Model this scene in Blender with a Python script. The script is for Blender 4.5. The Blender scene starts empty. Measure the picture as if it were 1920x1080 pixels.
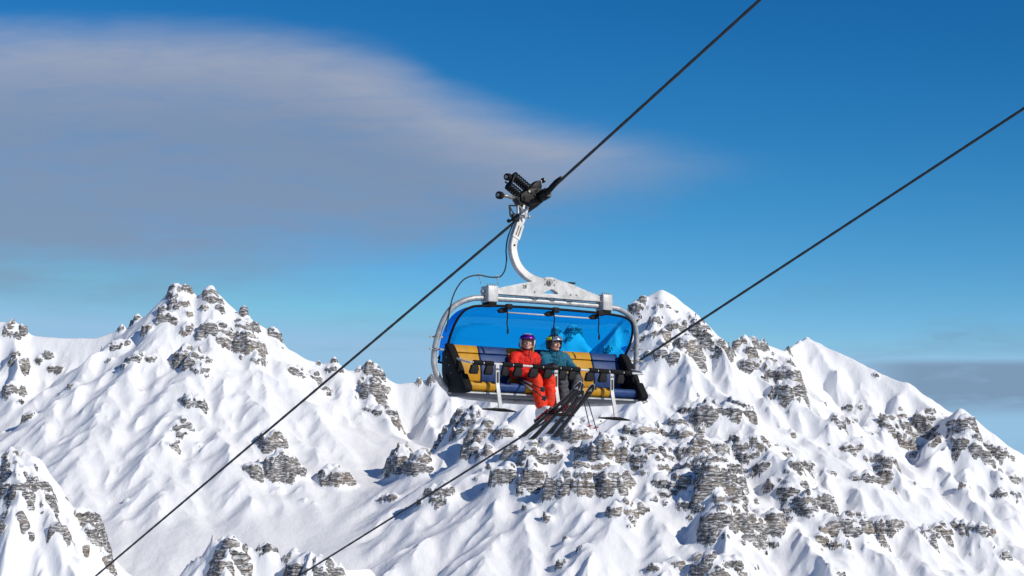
import bpy, bmesh, math, random
import numpy as np
from mathutils import Vector, Matrix, noise as mnoise

# ------------------------------------------------------------------ camera
SC = bpy.context.scene
COL = SC.collection
F = 4000.0                      # focal length in photo pixels (photo 1920 wide)
YH = 1070.0                     # pixel row of the true horizon
PITCH = math.atan((YH - 540) / F)
CP, SP = math.cos(PITCH), math.sin(PITCH)
cam_d = bpy.data.cameras.new('camera')
cam_d.sensor_width = 36.0
cam_d.lens = F / 1920 * 36.0
cam_d.clip_start = 0.5
cam_d.clip_end = 20000
cam = bpy.data.objects.new('camera', cam_d)
COL.objects.link(cam)
cam.location = (0, 0, 0)
cam.rotation_euler = (math.pi / 2 + PITCH, 0, 0)
SC.camera = cam

# ------------------------------------------------------------------ sun and sky
SUN_AZ = math.radians(55)       # from "behind the camera" towards the right
SUN_EL = math.radians(31)
TO_SUN = Vector((math.sin(SUN_AZ) * math.cos(SUN_EL), -math.cos(SUN_AZ) * math.cos(SUN_EL), math.sin(SUN_EL)))
sun_d = bpy.data.lights.new('sun', 'SUN')
sun_d.energy = 3.6
sun_d.angle = math.radians(0.53)
sun_d.color = (1.0, 0.925, 0.81)
sun = bpy.data.objects.new('sun', sun_d)
COL.objects.link(sun)
sun.location = TO_SUN * 200
sun.rotation_euler = (-TO_SUN).to_track_quat('-Z', 'Y').to_euler()

SC.view_settings.view_transform = 'Standard'
SC.view_settings.look = 'None'
SC.view_settings.exposure = 0.0
SC.view_settings.gamma = 1.0
SC.view_settings.use_curve_mapping = False

wd = bpy.data.worlds.new('World')
SC.world = wd
wd.use_nodes = True
NT = wd.node_tree
for n in list(NT.nodes):
    NT.nodes.remove(n)


def N(tree, kind, **kw):
    n = tree.nodes.new(kind)
    for k, v in kw.items():
        setattr(n, k, v)
    return n


def link(tree, a, b):
    tree.links.new(a, b)


def M2(tree, op, a, b=None, c=None, clamp=False):
    """math node; a, b, c are sockets or numbers"""
    n = tree.nodes.new('ShaderNodeMath')
    n.operation = op
    n.use_clamp = clamp
    for i, v in enumerate((a, b, c)):
        if v is None:
            continue
        if isinstance(v, (int, float)):
            n.inputs[i].default_value = v
        else:
            tree.links.new(v, n.inputs[i])
    return n.outputs[0]


def smooth(tree, val, lo, hi):
    n = tree.nodes.new('ShaderNodeMapRange')
    n.interpolation_type = 'SMOOTHSTEP'
    tree.links.new(val, n.inputs['Value'])
    n.inputs['From Min'].default_value = lo
    n.inputs['From Max'].default_value = hi
    return n.outputs['Result']


def mixc(tree, fac, a, b, blend='MIX'):
    n = tree.nodes.new('ShaderNodeMix')
    n.data_type = 'RGBA'
    n.blend_type = blend
    for sock, v in ((n.inputs[0], fac), (n.inputs[6], a), (n.inputs[7], b)):
        if isinstance(v, (int, float)):
            sock.default_value = v
        elif isinstance(v, tuple):
            sock.default_value = (*v, 1.0) if len(v) == 3 else v
        else:
            tree.links.new(v, sock)
    return n.outputs[2]


sky = N(NT, 'ShaderNodeTexSky', sky_type='NISHITA')
sky.sun_disc = False
sky.sun_elevation = SUN_EL
sky.sun_rotation = math.atan2(TO_SUN.x, TO_SUN.y)
sky.altitude = 2600
sky.air_density = 1.0
sky.dust_density = 0.05
sky.ozone_density = 3.0
hsv = N(NT, 'ShaderNodeHueSaturation')
hsv.inputs['Saturation'].default_value = 1.22
hsv.inputs['Value'].default_value = 1.0
link(NT, sky.outputs['Color'], hsv.inputs['Color'])
# deep, polarised mountain blue: contrast curve per channel, the same over the whole sky
STR = 0.085
sepc = N(NT, 'ShaderNodeSeparateColor')
link(NT, hsv.outputs['Color'], sepc.inputs[0])
cmbc = N(NT, 'ShaderNodeCombineColor')
for ch, (ref, tgt, pw) in enumerate(((0.087 / 0.72, 0.112, 2.7), (0.277, 0.375, 1.72), (0.488, 0.635, 1.46))):
    x = M2(NT, 'MINIMUM', M2(NT, 'MULTIPLY', sepc.outputs[ch], STR / ref), (1.45, 1.22, 1.12)[ch])
    x = M2(NT, 'MULTIPLY', M2(NT, 'POWER', x, pw), tgt / STR)
    if ch == 2:                       # the horizon stays blue, never green
        x = M2(NT, 'MAXIMUM', x, M2(NT, 'MULTIPLY', gx_, 1.3))
    gx_ = x
    link(NT, x, cmbc.inputs[ch])
sky_col = cmbc.outputs[0]
# direction of the sky point -> u (sideways) and v (upwards), tangents of the angles
tc = N(NT, 'ShaderNodeTexCoord')
sep = N(NT, 'ShaderNodeSeparateXYZ')
link(NT, tc.outputs['Generated'], sep.inputs[0])
yy = M2(NT, 'MAXIMUM', sep.outputs['Y'], 0.08)
U = M2(NT, 'DIVIDE', sep.outputs['X'], yy)
V = M2(NT, 'DIVIDE', sep.outputs['Z'], yy)
comb = N(NT, 'ShaderNodeCombineXYZ')
link(NT, U, comb.inputs[0]); link(NT, V, comb.inputs[1])


def wnoise(sx, sy, detail, off=0.0, rough=0.55, dist=0.0):
    mp = N(NT, 'ShaderNodeMapping')
    mp.inputs['Scale'].default_value = (sx, sy, 1)
    mp.inputs['Location'].default_value = (off, off * 0.7, off)
    link(NT, comb.outputs[0], mp.inputs[0])
    nz = N(NT, 'ShaderNodeTexNoise')
    nz.inputs['Scale'].default_value = 1.0
    nz.inputs['Detail'].default_value = detail
    nz.inputs['Roughness'].default_value = rough
    nz.inputs['Distortion'].default_value = dist
    link(NT, mp.outputs[0], nz.inputs['Vector'])
    return nz.outputs['Fac']


def fcurve(val, pts, lo, hi, vlo, vhi):
    """piecewise smooth function of a socket: pts in real units"""
    n = N(NT, 'ShaderNodeFloatCurve')
    c = n.mapping.curves[0]
    P = [((x - lo) / (hi - lo), (y - vlo) / (vhi - vlo)) for x, y in pts]
    c.points[0].location = P[0]
    c.points[1].location = P[-1]
    for p in P[1:-1]:
        c.points.new(*p)
    n.mapping.update()
    t = M2(NT, 'MULTIPLY_ADD', val, 1.0 / (hi - lo), -lo / (hi - lo), clamp=True)
    link(NT, t, n.inputs['Value'])
    return M2(NT, 'MULTIPLY_ADD', n.outputs[0], vhi - vlo, vlo)


def uv_of(px, py):
    return (px - 960) / F / CP, math.tan(PITCH + math.atan((540 - py) / F))


# the broad lens cloud: upper edge as a curve of u, soft lower side, wind-drawn noise
edge = fcurve(U, [uv_of(*p) for p in ((-900, 60), (-300, 26), (0, 26), (300, 34), (560, 46), (720, 88), (880, 158), (1060, 206), (1250, 232), (1400, 268), (1800, 330))],
              uv_of(-900, 0)[0], uv_of(1800, 0)[0], 0.0, 0.30)
belly = fcurve(U, [uv_of(*p) for p in ((-900, 560), (0, 520), (350, 500), (700, 470), (980, 400), (1200, 330), (1400, 296), (1800, 345))],
               uv_of(-900, 0)[0], uv_of(1800, 0)[0], 0.0, 0.30)
wv = wnoise(9, 40, 5, 3.1)
fine = wnoise(26, 120, 6, 7.7, 0.6, 0.4)
wob = M2(NT, 'MULTIPLY_ADD', M2(NT, 'SUBTRACT', wv, 0.5), 0.022, 0.0)
d_top = M2(NT, 'ADD', M2(NT, 'SUBTRACT', edge, V), wob)
topf = smooth(NT, d_top, -0.004, 0.026)
d_bot = M2(NT, 'ADD', M2(NT, 'SUBTRACT', V, belly), M2(NT, 'MULTIPLY', M2(NT, 'SUBTRACT', wv, 0.5), 0.05))
botf = smooth(NT, d_bot, -0.024, 0.022)
rightf = smooth(NT, M2(NT, 'ADD', U, M2(NT, 'MULTIPLY', wob, 2.0)), uv_of(1560, 0)[0], uv_of(980, 0)[0])
dens = M2(NT, 'MULTIPLY', M2(NT, 'MULTIPLY', topf, botf), rightf)
dens = M2(NT, 'MULTIPLY', dens, M2(NT, 'MULTIPLY_ADD', fine, 0.75, 0.58), clamp=True)
# low streaks, right side near the ridge line and a few faint ones all round
vr = lambda py: uv_of(960, py)[1]
band = M2(NT, 'MULTIPLY', smooth(NT, V, vr(792), vr(745)), smooth(NT, V, vr(668), vr(688)))
band = M2(NT, 'MULTIPLY', band, smooth(NT, U, uv_of(1540, 0)[0], uv_of(1730, 0)[0]))
band = M2(NT, 'MULTIPLY', band, smooth(NT, wnoise(12, 55, 5, 1.3), 0.22, 0.46))
band2 = M2(NT, 'MULTIPLY', smooth(NT, V, vr(662), vr(640)), smooth(NT, V, vr(612), vr(630)))
band2 = M2(NT, 'MULTIPLY', band2, smooth(NT, wnoise(18, 130, 5, 5.9, 0.6, 0.6), 0.50, 0.66))
band2 = M2(NT, 'MULTIPLY', band2, smooth(NT, U, uv_of(1640, 0)[0], uv_of(1840, 0)[0]))
veil = M2(NT, 'MULTIPLY', smooth(NT, wnoise(6, 34, 6, 9.4, 0.6, 0.5), 0.50, 0.78), 0.42)
veil = M2(NT, 'MULTIPLY', veil, smooth(NT, V, 0.20, 0.10))
low = M2(NT, 'MAXIMUM', M2(NT, 'MULTIPLY', band, 0.85), M2(NT, 'MULTIPLY', band2, 0.5))
# light on the cloud: pale upper rim, violet grey belly
shade = smooth(NT, d_top, -0.012, 0.060)
c_cloud = mixc(NT, shade, (5.4, 5.6, 6.5), (2.65, 3.45, 5.0))
CLOUD_GAIN = 1.0
out1 = mixc(NT, M2(NT, 'MULTIPLY', dens, 0.86), sky_col, c_cloud)
out2 = mixc(NT, M2(NT, 'MULTIPLY', M2(NT, 'MAXIMUM', low, veil), 0.9), out1, (2.05, 3.1, 4.6))
bg = N(NT, 'ShaderNodeBackground')
bg.inputs['Strength'].default_value = STR
link(NT, out2, bg.inputs['Color'])
wo = N(NT, 'ShaderNodeOutputWorld')
link(NT, bg.outputs[0], wo.inputs['Surface'])


# ------------------------------------------------------------------ helpers
def ray(px, py):
    """direction of a photo pixel, camera at the origin"""
    a, b, c = (px - 960) / F, 1.0, (540 - py) / F
    return np.array([a, CP * b - SP * c, SP * b + CP * c])


def Wp(px, py, dist):
    r = ray(px, py)
    return r * (dist / r[1])


def tag(o, label=None, cat=None, group=None, kind=None):
    if label: o['label'] = label
    if cat: o['category'] = cat
    if group: o['group'] = group
    if kind: o['kind'] = kind
    return o


def new_mat(name):
    m = bpy.data.materials.new(name)
    m.use_nodes = True
    t = m.node_tree
    b = t.nodes['Principled BSDF']
    return m, t, b


def obj_coord(t, scale=(1, 1, 1)):
    tcn = t.nodes.new('ShaderNodeTexCoord')
    mp = t.nodes.new('ShaderNodeMapping')
    mp.inputs['Scale'].default_value = scale
    t.links.new(tcn.outputs['Object'], mp.inputs[0])
    return mp.outputs[0]


def noise_fac(t, vec, scale, detail=4, rough=0.55, dist=0.0):
    nz = t.nodes.new('ShaderNodeTexNoise')
    nz.inputs['Scale'].default_value = scale
    nz.inputs['Detail'].default_value = detail
    nz.inputs['Roughness'].default_value = rough
    nz.inputs['Distortion'].default_value = dist
    t.links.new(vec, nz.inputs['Vector'])
    return nz.outputs['Fac']


def add_bump(t, b, fac, strength, distance):
    bp = t.nodes.new('ShaderNodeBump')
    bp.inputs['Strength'].default_value = strength
    bp.inputs['Distance'].default_value = distance
    t.links.new(fac, bp.inputs['Height'])
    t.links.new(bp.outputs[0], b.inputs['Normal'])


def simple_mat(name, col, rough=0.5, metal=0.0, var=0.12, scale=14.0, bump=0.0, bdist=0.004, spec=0.5, wear=None):
    """a plain material with slight blotchy variation and fine relief"""
    m, t, b = new_mat(name)
    v = obj_coord(t)
    f = noise_fac(t, v, scale, 5)
    dark = tuple(c * (1 - var) for c in col)
    lite = tuple(min(1, c * (1 + var)) for c in col)
    c = mixc(t, smooth(t, f, 0.3, 0.7), dark, lite)
    if wear:
        f2 = noise_fac(t, v, scale * 3.7, 6, 0.65)
        c = mixc(t, M2(t, 'MULTIPLY', smooth(t, f2, 0.56, 0.70), 0.7), c, wear)
    t.links.new(c, b.inputs['Base Color'])
    b.inputs['Metallic'].default_value = metal
    b.inputs['Specular IOR Level'].default_value = spec
    r = M2(t, 'MULTIPLY_ADD', f, 0.25, rough - 0.12, clamp=True)
    t.links.new(r, b.inputs['Roughness'])
    if bump:
        add_bump(t, b, noise_fac(t, v, scale * 2.5, 5, 0.6), bump, bdist)
    return m


# ------------------------------------------------------------------ terrain
rng = np.random.default_rng(11)
TAB = rng.uniform(0, 2 * np.pi, (256, 256))
GX, GY = np.cos(TAB), np.sin(TAB)
RX, RY = rng.random((256, 256)), rng.random((256, 256))


def gnoise(x, y):
    xi = np.floor(x).astype(np.int64); yi = np.floor(y).astype(np.int64)
    fx = x - xi; fy = y - yi
    ux = fx * fx * fx * (fx * (fx * 6 - 15) + 10); uy = fy * fy * fy * (fy * (fy * 6 - 15) + 10)
    x0 = xi & 255; x1 = (xi + 1) & 255; y0 = yi & 255; y1 = (yi + 1) & 255
    a = GX[x0, y0] * fx + GY[x0, y0] * fy
    b = GX[x1, y0] * (fx - 1) + GY[x1, y0] * fy
    c = GX[x0, y1] * fx + GY[x0, y1] * (fy - 1)
    d = GX[x1, y1] * (fx - 1) + GY[x1, y1] * (fy - 1)
    return (a + (b - a) * ux + (c - a + (a - b - c + d) * ux) * uy) * 1.5


def fbm(x, y, wl, octs=4, gain=0.5, off=0.0):
    s = 0; a = 1.0; tot = 0
    for i in range(octs):
        s = s + a * gnoise(x / wl + off + i * 17.3, y / wl - off + i * 5.1); tot += a
        a *= gain; wl *= 0.5
    return s / tot


def ridged(x, y, wl, octs=3, off=0.0):
    s = 0; a = 1.0; tot = 0
    for i in range(octs):
        s = s + a * (1 - 2 * np.abs(gnoise(x / wl + off + i * 9.7, y / wl + off * 2 + i * 3.3))); tot += a
        a *= 0.5; wl *= 0.5
    return s / tot


def sstep(a, lo, hi):
    t = np.clip((a - lo) / (hi - lo), 0, 1)
    return t * t * (3 - 2 * t)


X0, X1, Y0, Y1, CELL = -700.0, 700.0, 1600.0, 2500.0, 1.22
nx = int((X1 - X0) / CELL) + 1
ny = int((Y1 - Y0) / CELL) + 1
gx = np.linspace(X0, X1, nx); gy = np.linspace(Y0, Y1, ny)
GXX, GYY = np.meshgrid(gx, gy)            # [row=y, col=x]


def gblur(a, sig):
    """gaussian blur in metres, edges mirrored"""
    p = int(sig * 4 / CELL) + 2
    b = np.pad(a, p, mode='reflect')
    fy = np.fft.fftfreq(b.shape[0], CELL)[:, None]; fx = np.fft.rfftfreq(b.shape[1], CELL)[None]
    k = np.exp(-2 * (np.pi * sig) ** 2 * (fx * fx + fy * fy))
    return np.fft.irfft2(np.fft.rfft2(b) * k, b.shape)[p:-p, p:-p]
# ridges and spurs of the massifs: (photo px, photo py, distance in metres)
CREST = [
    # far left massif
    [(-330, 720, 2380), (-200, 660, 2400), (-90, 622, 2410), (-40, 604, 2410), (0, 600, 2410), (28, 602, 2410), (58, 626, 2410), (110, 630, 2405), (180, 631, 2400),
     (225, 615, 2400), (268, 612, 2400), (296, 572, 2400), (322, 540, 2400), (340, 534, 2400), (356, 545, 2400), (374, 553, 2400), (396, 536, 2395), (418, 556, 2395),
     (438, 582, 2390), (456, 580, 2390), (474, 598, 2390), (505, 614, 2390), (538, 646, 2390), (575, 668, 2390), (605, 681, 2390), (626, 673, 2390), (650, 692, 2390),
     (692, 690, 2390), (720, 704, 2390), (745, 717, 2390), (780, 713, 2390), (820, 704, 2390), (870, 692, 2390), (930, 672, 2395), (985, 652, 2400), (1015, 640, 2400),
     (1042, 616, 2400), (1057, 630, 2400), (1075, 612, 2400), (1096, 640, 2400), (1115, 655, 2400), (1160, 665, 2400)],
    # right massif
    [(1040, 715, 2170), (1100, 670, 2180), (1150, 622, 2190), (1185, 577, 2190), (1206, 556, 2190), (1226, 546, 2190), (1243, 541, 2190), (1262, 549, 2190), (1290, 573, 2190),
     (1320, 600, 2195), (1348, 638, 2210), (1365, 668, 2220), (1380, 642, 2230), (1400, 630, 2230), (1430, 640, 2235), (1474, 656, 2260), (1490, 642, 2300), (1512, 632, 2320),
     (1536, 641, 2315), (1572, 656, 2300), (1620, 678, 2285), (1660, 701, 2270), (1700, 716, 2255), (1735, 746, 2230), (1768, 782, 2200), (1784, 778, 2180), (1801, 763, 2170),
     (1826, 782, 2165), (1860, 814, 2160), (1900, 843, 2160), (1930, 858, 2160), (2010, 915, 2160), (2200, 1010, 2160)],
]
SPUR = [
    [(1185, 577, 2190), (1110, 670, 2175), (1030, 728, 2165), (950, 752, 2160), (880, 775, 2160), (850, 850, 2115), (880, 950, 2030), (930, 1040, 1945)],
    [(1243, 541, 2190), (1225, 640, 2110), (1195, 735, 2060), (1130, 800, 2040), (1080, 880, 1990), (1055, 980, 1905), (1050, 1080, 1830)],
    [(1030, 728, 2165), (1010, 820, 2095), (985, 900, 2030), (990, 1000, 1940)],
    [(1243, 541, 2190), (1290, 640, 2120), (1300, 720, 2060), (1265, 800, 1995), (1240, 900, 1925), (1205, 980, 1865), (1190, 1080, 1800)],
    [(1320, 600, 2195), (1365, 720, 2105), (1400, 800, 2045), (1395, 880, 1985), (1370, 940, 1940), (1320, 1010, 1880), (1290, 1090, 1820)],
    [(1400, 630, 2230), (1445, 705, 2180), (1478, 760, 2140), (1540, 850, 2070), (1560, 930, 2000), (1600, 1000, 1940), (1650, 1090, 1860)],
    [(1400, 880, 1985), (1440, 940, 1930), (1470, 1010, 1870), (1480, 1090, 1800)],
    [(1512, 632, 2320), (1585, 715, 2250), (1625, 800, 2180), (1655, 870, 2110)],
    [(1512, 632, 2320), (1530, 720, 2240), (1570, 790, 2180)],
    [(1700, 716, 2255), (1660, 780, 2200), (1630, 860, 2130), (1625, 910, 2080)],
    [(1801, 763, 2170), (1750, 850, 2095), (1710, 930, 2030), (1690, 1010, 1960), (1680, 1090, 1890)],
    [(1801, 763, 2170), (1815, 850, 2100), (1800, 950, 2020), (1790, 1090, 1900)],
    [(1860, 814, 2160), (1885, 920, 2060), (1900, 1090, 1920)],
    [(340, 534, 2400), (352, 640, 2325), (352, 700, 2280), (345, 745, 2245), (332, 800, 2205)],
    [(396, 536, 2395), (400, 620, 2335), (440, 690, 2280), (478, 790, 2205), (480, 870, 2140)],
    [(438, 582, 2390), (455, 640, 2340), (500, 740, 2265), (530, 870, 2150), (565, 935, 2090)],
    [(225, 615, 2400), (205, 670, 2355), (190, 740, 2300)],
    [(268, 612, 2400), (268, 680, 2345), (255, 760, 2285)],
    [(28, 602, 2410), (30, 690, 2340), (15, 780, 2270)],
    [(510, 616, 2390), (545, 700, 2325), (590, 800, 2240), (628, 870, 2175), (640, 930, 2120)],
    [(692, 690, 2390), (705, 760, 2330), (745, 820, 2270), (775, 850, 2235), (815, 925, 2160), (840, 990, 2100)],
    [(820, 704, 2390), (800, 780, 2330), (830, 850, 2260)],
    [(626, 673, 2390), (640, 740, 2340), (660, 810, 2280)],
]
FRONT = [
    [(-160, 770, 1770), (-60, 810, 1755), (0, 843, 1740), (22, 839, 1740), (55, 868, 1730), (88, 922, 1722), (120, 950, 1715), (150, 985, 1710), (180, 1030, 1702), (205, 1075, 1695)],
    [(22, 839, 1740), (50, 930, 1690), (70, 1010, 1650), (80, 1090, 1610)],
    [(120, 950, 1715), (150, 1030, 1670), (165, 1100, 1630)],
    [(60, 872, 1729), (92, 960, 1688), (112, 1040, 1655), (118, 1100, 1630)], [(0, 843, 1740), (-8, 930, 1700), (10, 1010, 1662), (14, 1100, 1620)],
    [(380, 1050, 1700), (410, 1016, 1700), (432, 1006, 1698), (452, 1030, 1696), (478, 1036, 1698), (501, 1022, 1700), (525, 1048, 1700), (552, 1040, 1698), (576, 1026, 1696), (606, 1038, 1694), (640, 1062, 1700), (690, 1060, 1710), (740, 1090, 1712)],
    [(432, 1006, 1698), (425, 1050, 1668), (440, 1090, 1640)], [(501, 1022, 1700), (508, 1090, 1655)], [(576, 1026, 1696), (590, 1100, 1640)],
]
# where bare rock shows (photo px, py, half width, half height, strength)
ROCKS = [
    (1270, 615, 60, 35, .55), (1335, 640, 50, 40, .9), (1290, 660, 50, 30, .7), (1390, 650, 30, 28, 1.2), (1440, 680, 48, 40, 1.0), (1470, 735, 22, 40, 1.0), (1205, 560, 22, 18, .9), (1505, 645, 30, 14, .9),
    (890, 790, 45, 45, .8), (900, 830, 30, 30, .8), (960, 880, 65, 45, 1.15), (1000, 820, 60, 50, .9), (1075, 850, 70, 55, 1.1), (1060, 905, 60, 35, 1.25), (1150, 885, 60, 45, 1.25), (1140, 800, 60, 50, .9),
    (1240, 800, 60, 50, .9), (1255, 850, 75, 60, 1.15), (1265, 905, 70, 45, 1.25), (1345, 800, 45, 45, 1.0), (1390, 830, 50, 45, 1.1), (1345, 895, 30, 40, 1.3), (1400, 850, 40, 40, 1.1),
    (1370, 960, 42, 45, 1.3), (1425, 975, 30, 60, 1.3), (1445, 990, 22, 40, 1.2), (1485, 920, 35, 60, 1.0), (1520, 960, 40, 30, .8), (1590, 1000, 60, 35, 1.1), (1560, 1010, 40, 30, 1.0),
    (1180, 968, 50, 18, 1.1), (1020, 945, 50, 25, .8), (1340, 1062, 70, 30, 1.1), (1215, 1065, 30, 18, .8), (1650, 870, 45, 40, .9), (1720, 800, 50, 40, 1.0), (1690, 790, 40, 35, .8),
    (1815, 800, 45, 25, .9), (1865, 840, 40, 30, .8), (1790, 830, 60, 25, .6), (1620, 780, 50, 45, .6), (1580, 850, 50, 40, .6), (1780, 1000, 120, 40, .6), (1900, 900, 40, 50, .6), (1690, 985, 60, 30, .7),
    (1470, 860, 60, 40, .6), (1520, 900, 40, 40, .6), (1700, 1040, 60, 30, .5), (1620, 900, 30, 30, .8),
    (330, 570, 40, 30, .8), (396, 570, 30, 16, .8), (330, 605, 55, 25, .7), (395, 628, 45, 30, .9), (450, 635, 28, 50, .9), (355, 680, 36, 22, 1.1), (350, 748, 40, 26, 1.1), (333, 800, 26, 20, 1.1), (388, 800, 14, 20, .9),
    (212, 650, 26, 20, 1.0), (268, 672, 36, 16, .9), (30, 615, 26, 16, 1.0), (545, 695, 30, 14, .9), (518, 632, 26, 22, .9), (60, 670, 40, 30, .4), (120, 690, 30, 14, .6), (20, 700, 30, 40, .5), (585, 700, 20, 20, .7),
    (480, 885, 24, 30, 1.2), (530, 890, 30, 45, 1.2), (500, 845, 30, 22, 1.0), (570, 935, 22, 22, 1.1), (630, 885, 28, 36, 1.2), (775, 878, 44, 26, 1.35), (822, 930, 26, 22, 1.2), (695, 690, 30, 24, 1.1), (690, 735, 45, 22, .9),
    (700, 772, 36, 16, .9), (745, 860, 18, 14, .6), (730, 940, 14, 14, .6), (280, 780, 12, 8, .6), (820, 700, 16, 14, .9), (780, 730, 20, 20, .6), (860, 760, 16, 30, .7), (610, 730, 30, 30, .5), (480, 660, 30, 30, .6),
    (1042, 636, 10, 8, .6), (1075, 640, 14, 8, .6), (1060, 658, 12, 7, .6), (1150, 650, 12, 8, .6), (1172, 618, 10, 8, .6), (1120, 675, 14, 7, .6),
    (930, 800, 30, 26, .9), (1040, 780, 50, 22, .9), (1180, 840, 40, 36, 1.1), (1310, 850, 40, 50, 1.1), (1330, 930, 40, 30, 1.0), (1220, 760, 40, 26, .8), (1300, 760, 40, 26, .8), (1130, 930, 50, 20, .9), (1440, 800, 40, 36, .8), (1450, 870, 30, 40, .9),
    (12, 862, 14, 12, .8), (40, 872, 12, 10, .8), (22, 895, 16, 12, .9), (66, 895, 12, 16, .9), (72, 925, 12, 12, .8), (10, 930, 14, 10, .8), (68, 958, 16, 14, .9), (90, 975, 10, 10, .7), (55, 1000, 18, 10, .8), (15, 985, 14, 10, .6),
    (128, 932, 8, 8, .7), (150, 960, 14, 16, 1.0), (160, 985, 9, 14, 1.0), (168, 1035, 9, 10, .8), (188, 1030, 9, 14, .7), (200, 1055, 8, 12, .6), (130, 1050, 14, 8, .5),
    (420, 1022, 16, 10, .9), (440, 1020, 12, 10, .9), (410, 1058, 16, 10, .8), (450, 1060, 14, 12, .8), (466, 1050, 8, 12, .7), (500, 1030, 14, 8, .8), (560, 1060, 22, 10, 1.0), (600, 1058, 22, 10, 1.0), (580, 1074, 40, 8, 1.0), (640, 1070, 14, 8, .7),
]


def polyline_pts(spec):
    return [np.array(Wp(*p)) for p in spec]


def seg_field(X, Y, specs, s0, s1, L0):
    """height of tents hung from the polylines"""
    H = np.full(X.shape, -400.0)
    for spec in specs:
        P = polyline_pts(spec)
        for a, b in zip(P[:-1], P[1:]):
            dx, dy, dz = b - a
            l2 = dx * dx + dy * dy + 1e-6
            t = np.clip(((X - a[0]) * dx + (Y - a[1]) * dy) / l2, 0, 1)
            d = np.hypot(X - a[0] - t * dx, Y - a[1] - t * dy)
            np.maximum(H, a[2] + t * dz - s1 * d - (s0 - s1) * L0 * (1 - np.exp(-d / L0)), out=H)
    return H


def upsample(c, X, Y, x0, y0, cell):
    fx = (X - x0) / cell; fy = (Y - y0) / cell
    ix = np.clip(np.floor(fx).astype(int), 0, c.shape[1] - 2); iy = np.clip(np.floor(fy).astype(int), 0, c.shape[0] - 2)
    fx = fx - ix; fy = fy - iy
    return (c[iy, ix] * (1 - fx) + c[iy, ix + 1] * fx) * (1 - fy) + (c[iy + 1, ix] * (1 - fx) + c[iy + 1, ix + 1] * fx) * fy


CC = 2.5
cx = np.arange(X0 - 5, X1 + 8, CC); cy = np.arange(Y0 - 5, Y1 + 8, CC)
CXX, CYY = np.meshgrid(cx, cy)
def seg_dist(X, Y, specs):
    Dm = np.full(X.shape, 1e9)
    for spec in specs:
        P = polyline_pts(spec)
        for a, b in zip(P[:-1], P[1:]):
            dx, dy = b[0] - a[0], b[1] - a[1]
            t = np.clip(((X - a[0]) * dx + (Y - a[1]) * dy) / (dx * dx + dy * dy + 1e-6), 0, 1)
            np.minimum(Dm, np.hypot(X - a[0] - t * dx, Y - a[1] - t * dy), out=Dm)
    return Dm


wxn = fbm(CXX, CYY, 70, 3, off=2.2) * 7
wyn = fbm(CXX, CYY, 70, 3, off=8.4) * 7
crest = seg_field(CXX + wxn * .4, CYY + wyn * .4, CREST, 1.3, 0.60, 55)
spur = seg_field(CXX + wxn, CYY + wyn, SPUR, 1.25, 0.62, 45)
front = seg_field(CXX + wxn * .6, CYY + wyn * .6, FRONT, 1.4, 0.95, 40)
# valley floor: a bowl on the left, falling away on the right
floor_l = -45 + (CYY - 1760) * 0.36
floor_r = -40 + (CYY - 1760) * 0.16
fl = floor_l + (floor_r - floor_l) * sstep(CXX, -120, 60)
fl = fl - np.maximum(CYY - 2260, 0) * 0.75
fl = fl + fbm(CXX, CYY, 160, 3, off=4.4) * 7


def smax(a, b, k):
    m = np.maximum(a, b); return m + k * np.exp(-np.abs(a - b) / k) * 0.35


B = smax(smax(smax(crest, spur, 4.0), fl, 14.0), front, 2.5)
B = B - sstep(1680 - CYY, 0, 80) * 45
H = upsample(B, GXX, GYY, cx[0], cy[0], CC)
H = gblur(H, 2.0)


def grad(a):
    gyy, gxx = np.gradient(a, CELL); return gxx, gyy


# gullies and ribs that follow the fall line
hx, hy = grad(gblur(H, 9.0))
sl = np.hypot(hx, hy) + 1e-6
ex, ey = hx.copy(), hy.copy()
ero = np.zeros_like(H)
amp_slope = sstep(sl, 0.28, 0.75)
for cell_m, amp in ((72, 12.5), (35, 7.0), (16.5, 2.8), (8, 1.0)):
    g = np.hypot(ex, ey) + 1e-6
    dxn, dyn = -ey / g, ex / g                 # across the slope
    qx = GXX / cell_m; qy = GYY / cell_m
    ix = np.floor(qx).astype(np.int64); iy = np.floor(qy).astype(np.int64)
    num = np.zeros_like(H); sn = np.zeros_like(H); wt = np.zeros_like(H)
    for j in (-1, 0, 1):
        for i in (-1, 0, 1):
            a, b = (ix + i) & 255, (iy + j) & 255
            vx = qx - (ix + i) - RX[a, b]; vy = qy - (iy + j) - RY[a, b]
            w = np.exp(-2.6 * (vx * vx + vy * vy))
            ph = 2 * np.pi * (vx * dxn + vy * dyn) * 0.95
            num += np.cos(ph) * w; sn -= np.sin(ph) * w; wt += w
    num /= wt; sn /= wt
    num = 0.25 * num + 0.75 * (1.3 - 2.2 * np.sqrt(np.clip((1 - num) / 2, 0, 1)))     # sharp ribs, rounded gullies
    ero += amp * num * amp_slope * (0.85 + 0.45 * sstep(GXX, 60, 260) + 0.6 * sstep(-GYY, -1800, -1750))
    ex += sn * dxn * amp / cell_m * 6.0 * amp_slope; ey += sn * dyn * amp / cell_m * 6.0 * amp_slope
crest_dist = upsample(seg_dist(CXX, CYY, CREST), GXX, GYY, cx[0], cy[0], CC)
H = H + ero * (0.25 + 0.75 * sstep(crest_dist, 4, 45))

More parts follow.
